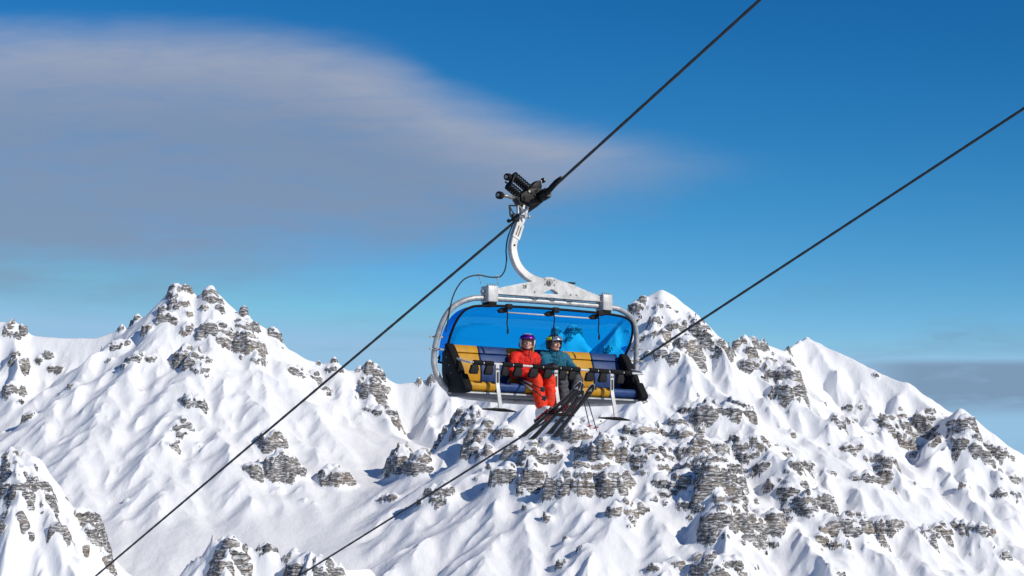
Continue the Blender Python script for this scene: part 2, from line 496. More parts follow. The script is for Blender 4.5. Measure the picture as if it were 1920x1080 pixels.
# photo pixel of every ground point (only to decide where the rock bands run)
yyc = CP * GYY + SP * H; zzc = -SP * GYY + CP * H
PXX = 960 + F * GXX / yyc; PYY = 540 - F * zzc / yyc
rock = np.zeros_like(H)
wob1 = fbm(GXX, GYY, 40, 3, off=1.7); wob2 = fbm(GXX, GYY, 40, 3, off=6.1)
PXw = PXX + wob1 * 26; PYw = PYY + wob2 * 26
for (bx_, by_, rw, rh, st) in ROCKS:
    m_ = (np.abs(PXw - bx_) < rw * 1.9) & (np.abs(PYw - by_) < rh * 1.9)
    if m_.any():
        d2 = ((PXw[m_] - bx_) / rw) ** 2 + ((PYw[m_] - by_) / rh) ** 2
        rock[m_] = np.maximum(rock[m_], st * (1 - sstep(np.sqrt(d2), 0.55, 1.45)))
scat = sstep(fbm(GXX, GYY, 34, 4, off=12.5), 0.26, 0.5) * amp_slope
right_side = sstep(GXX, -60, 60)
rock = np.maximum(rock, scat * (0.3 + 0.25 * right_side))
rock = rock * np.clip(0.72 + 1.0 * fbm(GXX, GYY, 30, 3, off=3.9), 0.15, 1.2)
rock = np.clip(rock * 0.82, 0, 1.2)

# snow-capped towers and buttresses: a cone of snow above a steep broken face
n_edge = fbm(GXX, GYY, 11, 3, off=31.0); n_edge2 = fbm(GXX, GYY, 26, 2, off=33.0)
TW = H.copy()


def h_at(x, y):
    i_ = min(max(int((y - Y0) / CELL), 0), ny - 1); j_ = min(max(int((x - X0) / CELL), 0), nx - 1)
    return H[i_, j_]


DS = np.arange(1610, 2490, 2.0)


def hit(px, py):
    """ground point seen at a photo pixel"""
    r = ray(px, py); xs_ = r[0] / r[1] * DS; zs_ = r[2] / r[1] * DS
    ii = np.clip(((DS - Y0) / CELL).astype(int), 0, ny - 1); jj = np.clip(((xs_ - X0) / CELL).astype(int), 0, nx - 1)
    w_ = np.nonzero(H[ii, jj] > zs_)[0]
    if len(w_) == 0: return None
    k_ = w_[0]; return xs_[k_], DS[k_], H[ii[k_], jj[k_]]


SKX = np.arange(-300, 2200, 2.0)
SKY = np.full(len(SKX), 1e9)
for spec in CREST:
    SKY = np.minimum(SKY, np.interp(SKX, [p[0] for p in spec], [p[1] for p in spec], left=1e9, right=1e9))


def tower(x, y, ztop, r, cs, ks, lx=1.0, top=False):
    if not top:                             # keep the crest line as the ridges give it
        px_ = 960 + F * x / (CP * y + SP * ztop)
        r_ = ray(px_, np.interp(px_, SKX, SKY) + 7)
        ztop = min(ztop, r_[2] / r_[1] * y)
    z0 = h_at(x, y)
    ext = r * 1.6 + max(4.0, (ztop - z0 + 0.8 * r) / (ks - 0.6)) + 6
    j0 = max(int((x - ext - X0) / CELL), 0); j1 = min(int((x + ext - X0) / CELL) + 2, nx)
    i0 = max(int((y - ext - Y0) / CELL), 0); i1 = min(int((y + ext - Y0) / CELL) + 2, ny)
    if j1 <= j0 or i1 <= i0: return
    sl_ = (slice(i0, i1), slice(j0, j1))
    dx = (GXX[sl_] - x) / lx; dy = GYY[sl_] - y
    d = np.hypot(dx, dy) + (n_edge[sl_] * 0.38 + n_edge2[sl_] * 0.6) * min(r, 14) * 1.15
    d = np.sqrt(np.maximum(d, 0) ** 2 + 1.0) - 1.0
    TW[sl_] = np.maximum(TW[sl_], ztop - cs * np.minimum(d, r) - ks * np.maximum(d - r, 0))


rr = random.Random(5)
for (bx_, by_, rw, rh, st) in ROCKS:
    cols = max(1, int(round(rw / (rh * 0.62 + 7)))); rows = max(1, int(round(rh / 24)))
    for ci in range(cols):
        for ri in range(rows):
            if rr.random() > .2 + .5 * st: continue
            px_ = bx_ + ((ci + .5) / cols - .5) * 2 * rw * .92 + rr.uniform(-6, 6)
            py_ = by_ + ((ri + .5) / rows - .5) * 2 * rh * .8 + rr.uniform(-5, 5)
            q = hit(px_, py_ + rh * .25)
            if q is None: continue
            m_px = q[1] / F
            r = min(rw / cols, rh * 1.1 + 5) * m_px * rr.uniform(.5, .9)
            A = (rh / rows) * m_px * rr.uniform(.45, .85) * (0.35 + .5 * st) * 0.8 + .05 * r
            tower(q[0], q[1], q[2] + A, r, rr.uniform(.95, 1.2), rr.uniform(3.0, 5.0), rr.uniform(.85, 1.3))
            if st > .9:                     # smaller shoulders in front
                for k_ in range(2):
                    a_ = rr.uniform(-1.3, 1.3); rr_ = r * rr.uniform(.9, 1.4)
                    x_, y_ = q[0] + math.sin(a_) * rr_, q[1] - math.cos(a_) * rr_
                    tower(x_, y_, h_at(x_, y_) + A * rr.uniform(.4, .8), r * rr.uniform(.4, .6), .85, 4.0)
# the larger rock walls: left px, right px, py of the top edge and of the foot (left, right)
WALLS = [(935, 1014, 882, 912, 926), (1045, 1113, 880, 932, 942), (1114, 1163, 882, 926, 930), (1146, 1204, 952, 974, 978), (1217, 1297, 845, 872, 876), (1222, 1300, 874, 900, 903), (1228, 1296, 902, 928, 930),
         (1303, 1356, 836, 868, 866), (1312, 1350, 866, 900, 900), (1335, 1378, 850, 926, 922), (1378, 1437, 822, 866, 870), (1340, 1399, 944, 1006, 1010), (1402, 1432, 932, 1014, 1016), (1434, 1464, 945, 1016, 1020),
         (1180, 1240, 800, 814, 816), (1240, 1300, 806, 826, 828), (1300, 1350, 770, 800, 804), (1350, 1400, 762, 790, 792), (1544, 1625, 982, 1020, 1024), (1635, 1684, 980, 1002, 1004), (1665, 1712, 800, 842, 834), (1712, 1758, 786, 824, 806),
         (1302, 1345, 1040, 1078, 1078), (1350, 1392, 1036, 1078, 1078), (1262, 1300, 640, 660, 662), (1300, 1345, 618, 650, 662), (1367, 1412, 632, 672, 674), (1410, 1455, 676, 700, 706), (1450, 1490, 690, 718, 722), (1460, 1490, 725, 752, 752),
         (860, 905, 770, 790, 792), (905, 960, 800, 822, 824), (960, 1010, 838, 858, 862), (1060, 1110, 808, 836, 840), (1120, 1165, 830, 856, 860), (1165, 1205, 850, 880, 884), (880, 925, 840, 860, 864), (1010, 1050, 850, 876, 880),
         (1470, 1500, 890, 940, 944), (1515, 1545, 925, 960, 964), (1480, 1530, 868, 880, 884), (1630, 1670, 862, 884, 890), (1570, 1612, 836, 850, 856), (1790, 1842, 822, 838, 842), (1770, 1830, 782, 792, 800), (1850, 1900, 842, 858, 866),
         (1730, 1790, 992, 1006, 1008), (1790, 1850, 986, 1002, 1006), (1600, 1640, 888, 908, 912), (1210, 1250, 660, 670, 672), (1225, 1262, 624, 636, 638), (1200, 1222, 562, 572, 572), (1236, 1256, 572, 580, 581), (1262, 1285, 584, 594, 598), (1222, 1246, 592, 602, 603), (1258, 1284, 608, 620, 622), (1196, 1216, 598, 608, 608), (1290, 1310, 596, 606, 612), (1206, 1230, 628, 638, 640), (1490, 1530, 640, 650, 654), (1430, 1470, 652, 664, 670), (1560, 1590, 790, 806, 812), (1580, 1620, 760, 772, 778),
         (333, 376, 664, 692, 696), (376, 420, 610, 636, 640), (338, 378, 746, 766, 770), (300, 330, 590, 606, 608), (318, 350, 560, 576, 578), (392, 414, 556, 568, 570), (440, 472, 630, 664, 670), (320, 345, 792, 812, 814), (440, 470, 600, 622, 628),
         (462, 490, 868, 898, 900), (508, 545, 862, 908, 912), (492, 520, 820, 850, 854), (606, 640, 872, 912, 916), (745, 800, 858, 892, 894), (806, 838, 918, 942, 946), (672, 716, 716, 732, 736), (680, 730, 764, 776, 780), (200, 226, 642, 660, 662), (250, 290, 668, 678, 680), (536, 566, 690, 702, 706),
         (0, 30, 868, 882, 884), (36, 60, 880, 892, 896), (60, 80, 896, 922, 925), (0, 40, 906, 918, 922), (60, 92, 946, 970, 975), (140, 165, 946, 982, 990), (150, 168, 986, 1006, 1010), (40, 70, 1000, 1012, 1014), (180, 200, 1030, 1048, 1055), (100, 124, 985, 996, 1000), (10, 36, 960, 972, 974),
         (405, 445, 1015, 1033, 1034), (400, 430, 1046, 1068, 1070), (440, 470, 1046, 1070, 1072), (540, 580, 1050, 1076, 1076), (585, 622, 1046, 1076, 1076), (490, 510, 1026, 1035, 1035), (90, 120, 690, 698, 700), (20, 44, 668, 676, 678), (45, 64, 778, 788, 790), (560, 590, 650, 658, 662), (600, 640, 690, 700, 704), (720, 742, 930, 944, 946)]
for (xl, xr, yt, ybl, ybr) in WALLS:
    mid = hit((xl + xr) / 2, (ybl + ybr) / 2)
    if mid is None: continue
    m_px = mid[1] / F
    c_h = ((ybl + ybr) / 2 - yt) * m_px; wid = (xr - xl) * m_px
    r0 = max(5.0, min(c_h * .7, wid * .5, 13.0))
    n_ = max(1, int(round(wid / (1.25 * r0))))
    for i_ in range(n_):
        u = (i_ + .5) / n_
        q = hit(xl + (xr - xl) * u, ybl + (ybr - ybl) * u)
        if q is None or abs(q[1] - mid[1]) > 70: continue
        r = r0 * rr.uniform(.8, 1.35); cs = rr.uniform(1.0, 1.25); ch = c_h * rr.uniform(.5, .95) * (.72 if c_h > 26 else 1) * (.55 if mid[1] < 1790 else 1)
        ks = rr.uniform(2.3, 3.6)
        tower(q[0], q[1] + r + ch / ks, q[2] + ch + cs * r, r, cs, ks, rr.uniform(.9, 1.3))
# scattered small knobs on the steeper ground
for k_ in range(520):
    x_, y_ = rr.uniform(X0 + 20, X1 - 20), rr.uniform(Y0 + 60, Y1 - 90)
    i_ = int((y_ - Y0) / CELL); j_ = int((x_ - X0) / CELL)
    if amp_slope[i_, j_] < .5: continue
    if rr.random() > (.85 if x_ > 20 else .30) * (.4 + .9 * max(0, gnoise(np.array([x_ / 70.]), np.array([y_ / 70.]))[0] + .35)): continue
    r = rr.uniform(1.8, 5.5) * (1.25 if x_ > 20 else 1.0)
    tower(x_, y_, H[i_, j_] + r * rr.uniform(.7, 1.3), r, .9, 3.6, rr.uniform(.8, 1.4))
# pinnacles on the skyline: px, py of the top, distance, radius in m
for px_, py_, D_, r in ((258, 588, 2398, 5), (250, 598, 2398, 3.5), (228, 606, 2398, 3.5), (22, 596, 2408, 8), (40, 602, 2408, 7), (330, 531, 2398, 9), (347, 532, 2398, 4.5), (357, 541, 2398, 3), (395, 533, 2394, 8), (457, 572, 2390, 3),
                        (512, 612, 2389, 8), (626, 668, 2389, 4), (598, 674, 2389, 3), (674, 684, 2389, 3.2), (692, 674, 2388, 6), (704, 680, 2388, 6), (714, 690, 2388, 4), (786, 706, 2389, 2.5), (815, 697, 2388, 6),
                        (1205, 551, 2189, 5), (1194, 558, 2189, 7), (1385, 630, 2229, 7), (1396, 625, 2229, 6), (1410, 628, 2229, 5), (1430, 634, 2233, 4), (1500, 636, 2310, 7), (1512, 629, 2320, 7), (1476, 650, 2262, 4),
                        (20, 835, 1739, 5), (60, 864, 1729, 5), (432, 1002, 1697, 5), (501, 1019, 1699, 3), (1042, 611, 2399, 5), (1075, 608, 2399, 6)):
    p_ = Wp(px_, py_, D_)
    tower(p_[0], p_[1], p_[2], r, 1.25 if r > 4 else 1.9, 4.5, 1.0, True)
R = TW
gx_r, gy_r = grad(gblur(R, 1.0))
steep = sstep(np.hypot(gx_r, gy_r), 0.95, 1.7)
raised = sstep(R - H, 0.3, 3.0)
rk_w = np.clip(np.maximum(raised, rock * .7) * steep, 0, 1)
blocks = ridged(GXX, GYY * 0.8, 20, 3, off=5.5)
cracks = ridged(GXX, GYY * 0.3, 8, 3, off=9.1)
R = R + rk_w * (2.6 * blocks + 3.0 * cracks)
dip = R + 0.04 * GXX + fbm(GXX, GYY, 90, 2, off=7.0) * 8
led = np.clip(0.62 + 0.9 * fbm(GXX, GYY, 22, 2, off=41.0), 0.1, 1.0)
for per, wgt, ph in ((8.6, 1.0, 0.37), (3.6, 0.55, 0.7)):
    tt = dip / per + fbm(GXX, GYY, 14, 3, off=per) * 0.35 + ph
    f_ = tt - np.floor(tt)
    g_ = sstep(f_, 0.40, 0.95)
    R = R + rk_w * wgt * led * per * (g_ - f_)
R = R + rk_w * fbm(GXX, GYY, 5.0, 3, off=2.9) * 0.8

# snow lies as a smoothed sheet; rock stands out where it is higher
soft = gblur(R, 3.0)
drift = fbm(GXX, GYY, 55, 4, off=15.0) * 0.9 + fbm(GXX, GYY, 9, 3, off=21.0) * 0.25
S = soft + 0.5 + drift * (0.4 + 0.6 * (1 - raised)) - rk_w * 2.0 - raised * 0.6
k = 0.45
Z = np.maximum(R, S) + k * np.exp(-np.abs(R - S) / k) * 0.3
zx, zy = grad(Z)
slope = np.hypot(zx, zy)
rk = sstep(slope, 1.35, 2.1) * sstep(np.maximum(raised, rock), 0.15, 0.5)

verts = np.stack([GXX, GYY, Z], -1).reshape(-1, 3).astype(np.float32)
idx = np.arange(nx * ny).reshape(ny, nx)
quads = np.stack([idx[:-1, :-1], idx[:-1, 1:], idx[1:, 1:], idx[1:, :-1]], -1).reshape(-1, 4).astype(np.int32)
me = bpy.data.meshes.new('mountain_terrain')
me.vertices.add(len(verts)); me.vertices.foreach_set('co', verts.ravel())
me.loops.add(quads.size); me.loops.foreach_set('vertex_index', quads.ravel())
me.polygons.add(len(quads))
me.polygons.foreach_set('loop_start', np.arange(0, quads.size, 4, dtype=np.int32))
me.polygons.foreach_set('use_smooth', np.ones(len(quads), dtype=bool))
me.update(calc_edges=True)
at = me.attributes.new('rock', 'FLOAT', 'POINT'); at.data.foreach_set('value', rk.ravel().astype(np.float32))

snow_rock, t, b = new_mat('snow_and_rock')
v = obj_coord(t)
an = t.nodes.new('ShaderNodeAttribute'); an.attribute_name = 'rock'
n_edge = noise_fac(t, v, 0.42, 6, 0.65)
rf = M2(t, 'ADD', an.outputs['Fac'], M2(t, 'MULTIPLY', M2(t, 'SUBTRACT', n_edge, 0.5), 0.6))
rf = smooth(t, rf, 0.34, 0.56)
vb = obj_coord(t, (0.035, 0.035, 0.62))
beds = noise_fac(t, vb, 1.0, 6, 0.6, 0.25)
patch = noise_fac(t, v, 0.022, 4, 0.6)
c_rock = mixc(t, smooth(t, beds, 0.34, 0.62), (0.058, 0.056, 0.060), (0.255, 0.238, 0.222))
c_tan = mixc(t, smooth(t, beds, 0.36, 0.6), (0.12, 0.10, 0.085), (0.38, 0.315, 0.25))
c_rock = mixc(t, smooth(t, patch, 0.47, 0.62), c_rock, c_tan)
speck = noise_fac(t, obj_coord(t, (0.35, 0.35, 1.5)), 0.55, 6, 0.7)
vert = noise_fac(t, obj_coord(t, (0.5, 0.5, 0.06)), 0.6, 5, 0.6)
c_rock = mixc(t, M2(t, 'MULTIPLY', smooth(t, vert, 0.5, 0.66), 0.75), c_rock, (0.05, 0.047, 0.047))
c_rock = mixc(t, M2(t, 'MULTIPLY', smooth(t, speck, 0.50, 0.60), 0.88), c_rock, (0.80, 0.82, 0.85))
snow_n = noise_fac(t, v, 0.05, 4)
c_snow = mixc(t, snow_n, (0.86, 0.875, 0.90), (0.90, 0.905, 0.915))
c_all = mixc(t, rf, c_snow, c_rock)
t.links.new(c_all, b.inputs['Base Color'])
b.inputs['Roughness'].default_value = 0.75
b.inputs['Specular IOR Level'].default_value = 0.2
hb = mixc(t, rf, M2(t, 'MULTIPLY', noise_fac(t, obj_coord(t, (1.0, 0.45, 0.45)), 0.22, 6, 0.66), 0.55), M2(t, 'MULTIPLY', beds, 2.2))
bp = t.nodes.new('ShaderNodeBump'); bp.inputs['Strength'].default_value = 0.75; bp.inputs['Distance'].default_value = 1.6
t.links.new(hb, bp.inputs['Height']); t.links.new(bp.outputs[0], b.inputs['Normal'])
me.materials.append(snow_rock)
terrain = bpy.data.objects.new('mountain_terrain', me)
COL.objects.link(terrain)
tag(terrain, 'snow covered rocky mountain range with two high massifs', 'mountain', kind='structure')

# snow ground round the camera, under the lift and down into the valley, out to the horizon
gm, t, b = new_mat('snow_ground')
v = obj_coord(t)
t.links.new(mixc(t, noise_fac(t, v, 0.02, 5), (0.85, 0.87, 0.90), (0.91, 0.915, 0.92)), b.inputs['Base Color'])
b.inputs['Roughness'].default_value = 0.75
b.inputs['Specular IOR Level'].default_value = 0.2
add_bump(t, b, noise_fac(t, v, 0.6, 6, 0.6), 0.5, 0.5)


def sheet(name, xs, ys, zf, mat):
    XX, YY = np.meshgrid(xs, ys)
    ZZ = zf(XX, YY)
    V_ = np.stack([XX, YY, ZZ], -1).reshape(-1, 3)
    ii = np.arange(XX.size).reshape(XX.shape)
    Q_ = np.stack([ii[:-1, :-1], ii[:-1, 1:], ii[1:, 1:], ii[1:, :-1]], -1).reshape(-1, 4)
    m = bpy.data.meshes.new(name)
    m.from_pydata(V_.tolist(), [], Q_.tolist())
    m.polygons.foreach_set('use_smooth', np.ones(len(Q_), dtype=bool))
    m.materials.append(mat)
    o = bpy.data.objects.new(name, m); COL.objects.link(o)
    return o


def ground_z(X, Y):
    near = -1.75 - 0.22 * np.maximum(Y + 4, 0) - 0.0006 * np.maximum(Y, 0) ** 2 + 0.16 * np.maximum(-Y, 0)
    near = near - 0.03 * X + fbm(X, Y, 60, 3, off=3.0) * 1.2 * sstep(np.hypot(X, Y), 10, 80)
    z = np.maximum(near, -230 + fbm(X, Y, 300, 3, off=5.0) * 12)
    return np.minimum(z, 260)


def spread(a, b_, lo, hi, n):
    k_ = np.linspace(-1, 1, n); return np.sign(k_) * (np.abs(k_) ** 2.2) * (hi - lo) / 2 + (hi + lo) / 2


gxs = spread(0, 0, -9000, 9000, 141)
gys = np.concatenate([-np.linspace(1, 0, 36)[:-1] ** 2 * 6000, np.linspace(0, 1, 70) ** 1.8 * 1600, np.linspace(1660, 9000, 30)])
ground = sheet('ground', gxs, gys, ground_z, gm)
tag(ground, kind='structure')

# ------------------------------------------------------------------ mesh builder
AZ = math.radians(30.5)                       # the lift line runs 30.5 degrees off the view axis
ORG = Vector((0.376, 31.514, 2.746))          # middle of the chair, where seat and backrest meet
RZ = Matrix.Rotation(AZ, 4, 'Z')


def to_world(p):
    """chair coordinates (x right, y forward, z up) -> world"""
    return ORG + RZ @ Vector((p[0], -p[1], p[2]))


class MB:
    def __init__(s):
        s.v = []; s.f = []; s.sm = []

    def add(s, vs, fs, smooth_=False):
        o = len(s.v); s.v += [tuple(p) for p in vs]
        s.f += [tuple(i + o for i in f) for f in fs]; s.sm += [smooth_] * len(fs)
        return s

    def box(s, a, b_):
        (x0, y0, z0), (x1, y1, z1) = a, b_
        vs = [(x0, y0, z0), (x1, y0, z0), (x1, y1, z0), (x0, y1, z0), (x0, y0, z1), (x1, y0, z1), (x1, y1, z1), (x0, y1, z1)]
        return s.add(vs, [(0, 3, 2, 1), (4, 5, 6, 7), (0, 1, 5, 4), (1, 2, 6, 5), (2, 3, 7, 6), (3, 0, 4, 7)])

    def beam(s, p, q, w, h, up=(0, 0, 1)):
        """box from p to q, w across, h along 'up'"""
        p = Vector(p); q = Vector(q); d = (q - p).normalized(); u = Vector(up)
        sd = d.cross(u)
        if sd.length < 1e-4: sd = d.cross(Vector((1, 0, 0)))
        sd.normalize(); u = sd.cross(d)
        sd *= w / 2; u *= h / 2
        vs = [c + a * sd + k_ * u for c in (p, q) for a, k_ in ((-1, -1), (1, -1), (1, 1), (-1, 1))]
        return s.add(vs, [(0, 3, 2, 1), (4, 5, 6, 7), (0, 1, 5, 4), (1, 2, 6, 5), (2, 3, 7, 6), (3, 0, 4, 7)])

    def tube(s, pts, r, n=12, cap=True, closed=False):
        pts = [Vector(p) for p in pts]
        m = len(pts); rs = r if isinstance(r, (list, tuple)) else [r] * m
        tan = []
        for i in range(m):
            a = pts[(i - 1) % m] if closed or i > 0 else pts[i]
            c = pts[(i + 1) % m] if closed or i < m - 1 else pts[i]
            tan.append((c - a).normalized())
        ref = Vector((0, 0, 1)) if abs(tan[0].z) < 0.9 else Vector((1, 0, 0))
        nrm = (ref - tan[0] * ref.dot(tan[0])).normalized()
        vs = []
        for i in range(m):
            nrm = (nrm - tan[i] * nrm.dot(tan[i])).normalized()
            bn = tan[i].cross(nrm)
            vs += [pts[i] + (nrm * math.cos(2 * math.pi * j / n) + bn * math.sin(2 * math.pi * j / n)) * rs[i] for j in range(n)]
        fs = []
        for i in range(m if closed else m - 1):
            k_ = (i + 1) % m
            for j in range(n):
                fs.append((i * n + j, i * n + (j + 1) % n, k_ * n + (j + 1) % n, k_ * n + j))
        s.add(vs, fs, True)
        if cap and not closed:
            o = len(s.v) - m * n
            s.f.append(tuple(o + j for j in reversed(range(n)))); s.sm.append(False)
            s.f.append(tuple(o + (m - 1) * n + j for j in range(n))); s.sm.append(False)
        return s

    def cyl(s, p, q, r, n=16, r2=None):
        return s.tube([p, q], [r, r if r2 is None else r2], n)

    def prism(s, poly, axis, a, b_):
        """polygon extruded along an axis: 'x' -> (y,z) points, 'y' -> (x,z), 'z' -> (x,y)"""
        def P(u, w, d): return {'x': (d, u, w), 'y': (u, d, w), 'z': (u, w, d)}[axis]
        n = len(poly)
        vs = [P(u, w, a) for u, w in poly] + [P(u, w, b_) for u, w in poly]
        fs = [tuple(range(n)), tuple(reversed(range(n, 2 * n)))] + [(i, n + i, n + (i + 1) % n, (i + 1) % n) for i in range(n)]
        return s.add(vs, fs)

    def ball(s, c, r, n=12, sc=(1, 1, 1)):
        c = Vector(c); vs = []; fs = []
        m = n // 2 + 1
        for i in range(m + 1):
            th = math.pi * i / m
            for j in range(n):
                a = 2 * math.pi * j / n
                vs.append(c + Vector((r * sc[0] * math.sin(th) * math.cos(a), r * sc[1] * math.sin(th) * math.sin(a), r * sc[2] * math.cos(th))))
        for i in range(m):
            for j in range(n):
                fs.append((i * n + j, (i + 1) * n + j, (i + 1) * n + (j + 1) % n, i * n + (j + 1) % n))
        return s.add(vs, fs, True)

    def cone(s, p, r0, q, r1, n=16):
        """tapered limb with round ends"""
        p = Vector(p); q = Vector(q)
        s.ball(p, r0, n); s.ball(q, r1, n)
        return s.tube([p, q], [r0, r1], n)

    def loft(s, rings, cap=True, closed=True):
        n = len(rings[0]); vs = [p for r in rings for p in r]; fs = []
        for i in range(len(rings) - 1):
            for j in range(n if closed else n - 1):
                fs.append((i * n + j, i * n + (j + 1) % n, (i + 1) * n + (j + 1) % n, (i + 1) * n + j))
        s.add(vs, fs, True)
        if cap:
            o = len(s.v) - len(vs)
            s.f.append(tuple(o + j for j in reversed(range(n)))); s.sm.append(False)
            s.f.append(tuple(o + (len(rings) - 1) * n + j for j in range(n))); s.sm.append(False)
        return s

    def build(s, name, mat, parent=None, base=(0, 0, 0), bevel=0.0, seg=2, smooth_all=False, solid=0.0, parent_base=None):
        """vertices are in chair coordinates; base is the parent's origin in the same coordinates"""
        bm_ = bmesh.new()
        vv = [bm_.verts.new((p[0] - base[0], -(p[1] - base[1]), p[2] - base[2])) for p in s.v]
        for f, sm in zip(s.f, s.sm):
            try:
                fc = bm_.faces.new([vv[i] for i in reversed(f)]); fc.smooth = sm or smooth_all
            except ValueError:
                pass
        bmesh.ops.remove_doubles(bm_, verts=bm_.verts, dist=1e-5)
        bmesh.ops.recalc_face_normals(bm_, faces=bm_.faces)
        if bevel:
            ed = [e for e in bm_.edges if len(e.link_faces) == 2 and e.calc_face_angle(0) > 0.5]
            bmesh.ops.bevel(bm_, geom=ed, offset=bevel, segments=seg, profile=0.5, affect='EDGES', clamp_overlap=True)
            for fc in bm_.faces: fc.smooth = True
        m = bpy.data.meshes.new(name); bm_.to_mesh(m); bm_.free()
        if bevel:
            try: m.set_sharp_from_angle(angle=math.radians(50))
            except Exception: pass
        m.materials.append(mat)
        o = bpy.data.objects.new(name, m); COL.objects.link(o)
        if parent is not None: o.parent = parent
        else:
            o.location = to_world(base); o.rotation_euler = (0, 0, AZ)
        return o


def thing(name, base, label, cat, group=None):
    o = bpy.data.objects.new(name, None); COL.objects.link(o)
    o.empty_display_size = 0.2
    o.location = to_world(base); o.rotation_euler = (0, 0, AZ)
    return tag(o, label, cat, group)


def curve_pts(ctrl, n=8):
    """Catmull-Rom through the control points"""
    C_ = [Vector(c) for c in ctrl]; C_ = [2 * C_[0] - C_[1]] + C_ + [2 * C_[-1] - C_[-2]]
    out = []
    for i in range(1, len(C_) - 2):
        p0, p1, p2, p3 = C_[i - 1:i + 3]
        for k_ in range(n):
            u = k_ / n
            out.append(0.5 * ((2 * p1) + (p2 - p0) * u + (2 * p0 - 5 * p1 + 4 * p2 - p3) * u * u + (3 * p1 - p0 - 3 * p2 + p3) * u ** 3))
    out.append(C_[-2]); return out


# ------------------------------------------------------------------ materials of the lift
galv = simple_mat('galvanised_steel', (0.44, 0.45, 0.46), 0.5, 0.35, 0.22, 12, 0.2, 0.002)
galv_pale = simple_mat('zinc_plate', (0.52, 0.52, 0.515), 0.5, 0.15, 0.20, 9, 0.15, 0.002, wear=(0.40, 0.40, 0.40))
blackm = simple_mat('black_iron', (0.007, 0.007, 0.008), 0.55, 0.2, 0.4, 25, 0.2, 0.002, spec=0.35, wear=(0.022, 0.02, 0.018))
steel_rim = simple_mat('oiled_steel', (0.30, 0.29, 0.27), 0.4, 0.7, 0.2, 30, 0.1, 0.001)
rubber = simple_mat('black_rubber', (0.011, 0.011, 0.012), 0.8, 0, 0.3, 30, 0.2, 0.001, spec=0.15)
plastic = simple_mat('black_plastic', (0.013, 0.013, 0.015), 0.7, 0, 0.25, 18, 0.1, 0.002, spec=0.2)
white_paint = simple_mat('white_enamel', (0.58, 0.58, 0.57), 0.4, 0, 0.08, 20, 0.05, 0.001, wear=(0.6, 0.6, 0.6))
yellow_hide = simple_mat('yellow_upholstery', (0.50, 0.255, 0.015), 0.5, 0, 0.10, 9, 0.35, 0.006, spec=0.25)
navy_hide = simple_mat('navy_upholstery', (0.018, 0.052, 0.17), 0.5, 0, 0.2, 9, 0.35, 0.006, spec=0.25)
pan_grey = simple_mat('seat_pan_grey', (0.10, 0.11, 0.125), 0.5, 0.2, 0.2, 12)
wire_black = simple_mat('black_cable_sheath', (0.015, 0.015, 0.016), 0.5)
ink = simple_mat('black_ink', (0.02, 0.02, 0.02), 0.6)
# blue see-through polycarbonate
tint, t, b = new_mat('blue_polycarbonate')
t.nodes.remove(b)
tr = t.nodes.new('ShaderNodeBsdfTransparent'); gl = t.nodes.new('ShaderNodeBsdfGlossy'); df = t.nodes.new('ShaderNodeBsdfTranslucent')
scr = noise_fac(t, obj_coord(t, (1, 1, 1)), 3.0, 5, 0.6)
t.links.new(mixc(t, scr, (0.09, 0.69, 1.0), (0.13, 0.74, 1.0)), tr.inputs['Color'])
gl.inputs['Roughness'].default_value = 0.06
gl.inputs['Color'].default_value = (0.9, 0.95, 1, 1)
df.inputs['Color'].default_value = (0.01, 0.25, 0.95, 1)
fr = t.nodes.new('ShaderNodeFresnel'); fr.inputs['IOR'].default_value = 1.35
m1 = t.nodes.new('ShaderNodeMixShader'); m1.inputs[0].default_value = 0.06
t.links.new(tr.outputs[0], m1.inputs[1]); t.links.new(df.outputs[0], m1.inputs[2])
m2 = t.nodes.new('ShaderNodeMixShader')
t.links.new(M2(t, 'MULTIPLY', fr.outputs[0], 0.35), m2.inputs[0]); t.links.new(m1.outputs[0], m2.inputs[1]); t.links.new(gl.outputs[0], m2.inputs[2])
t.links.new(m2.outputs[0], t.nodes['Material Output'].inputs['Surface'])

# ------------------------------------------------------------------ the two ropes
rope_mat, t, b = new_mat('steel_rope')
vv_ = obj_coord(t)
t.links.new(mixc(t, noise_fac(t, vv_, 30, 4), (0.012, 0.012, 0.013), (0.055, 0.054, 0.052)), b.inputs['Base Color'])
b.inputs['Metallic'].default_value = 0.3
b.inputs['Roughness'].default_value = 0.5


def rope(name, ctrl, label, fine_from, fine_to):
    """stranded rope: six lobes twisted round the line; ctrl points in chair coordinates"""
    base = ctrl[len(ctrl) // 2]
    line = []
    ys = [c[1] for c in ctrl]; zs = [c[2] for c in ctrl]; x = ctrl[0][0]
    y = ys[0]
    while y < ys[-1]:
        line.append(y)
        y += 0.05 if fine_from < y < fine_to else 1.5
    line.append(ys[-1])
    zz = np.interp(line, ys, zs)
    rings = []; n = 24; ang = 0.0
    for i, (yv, zv) in enumerate(zip(line, zz)):
        if i: ang += 2 * math.pi * (yv - line[i - 1]) / 0.42 * (1 if fine_from < yv < fine_to else 0)
        rings.append([(x + (0.0205 + 0.0028 * math.cos(6 * (2 * math.pi * j / n) + ang)) * math.cos(2 * math.pi * j / n), yv,
                       zv + (0.0205 + 0.0028 * math.cos(6 * (2 * math.pi * j / n) + ang)) * math.sin(2 * math.pi * j / n)) for j in range(n)])
    o = MB().loft(rings).build(name, rope_mat, None, base)
    return tag(o, label, 'steel rope', 'ropes of the chairlift')


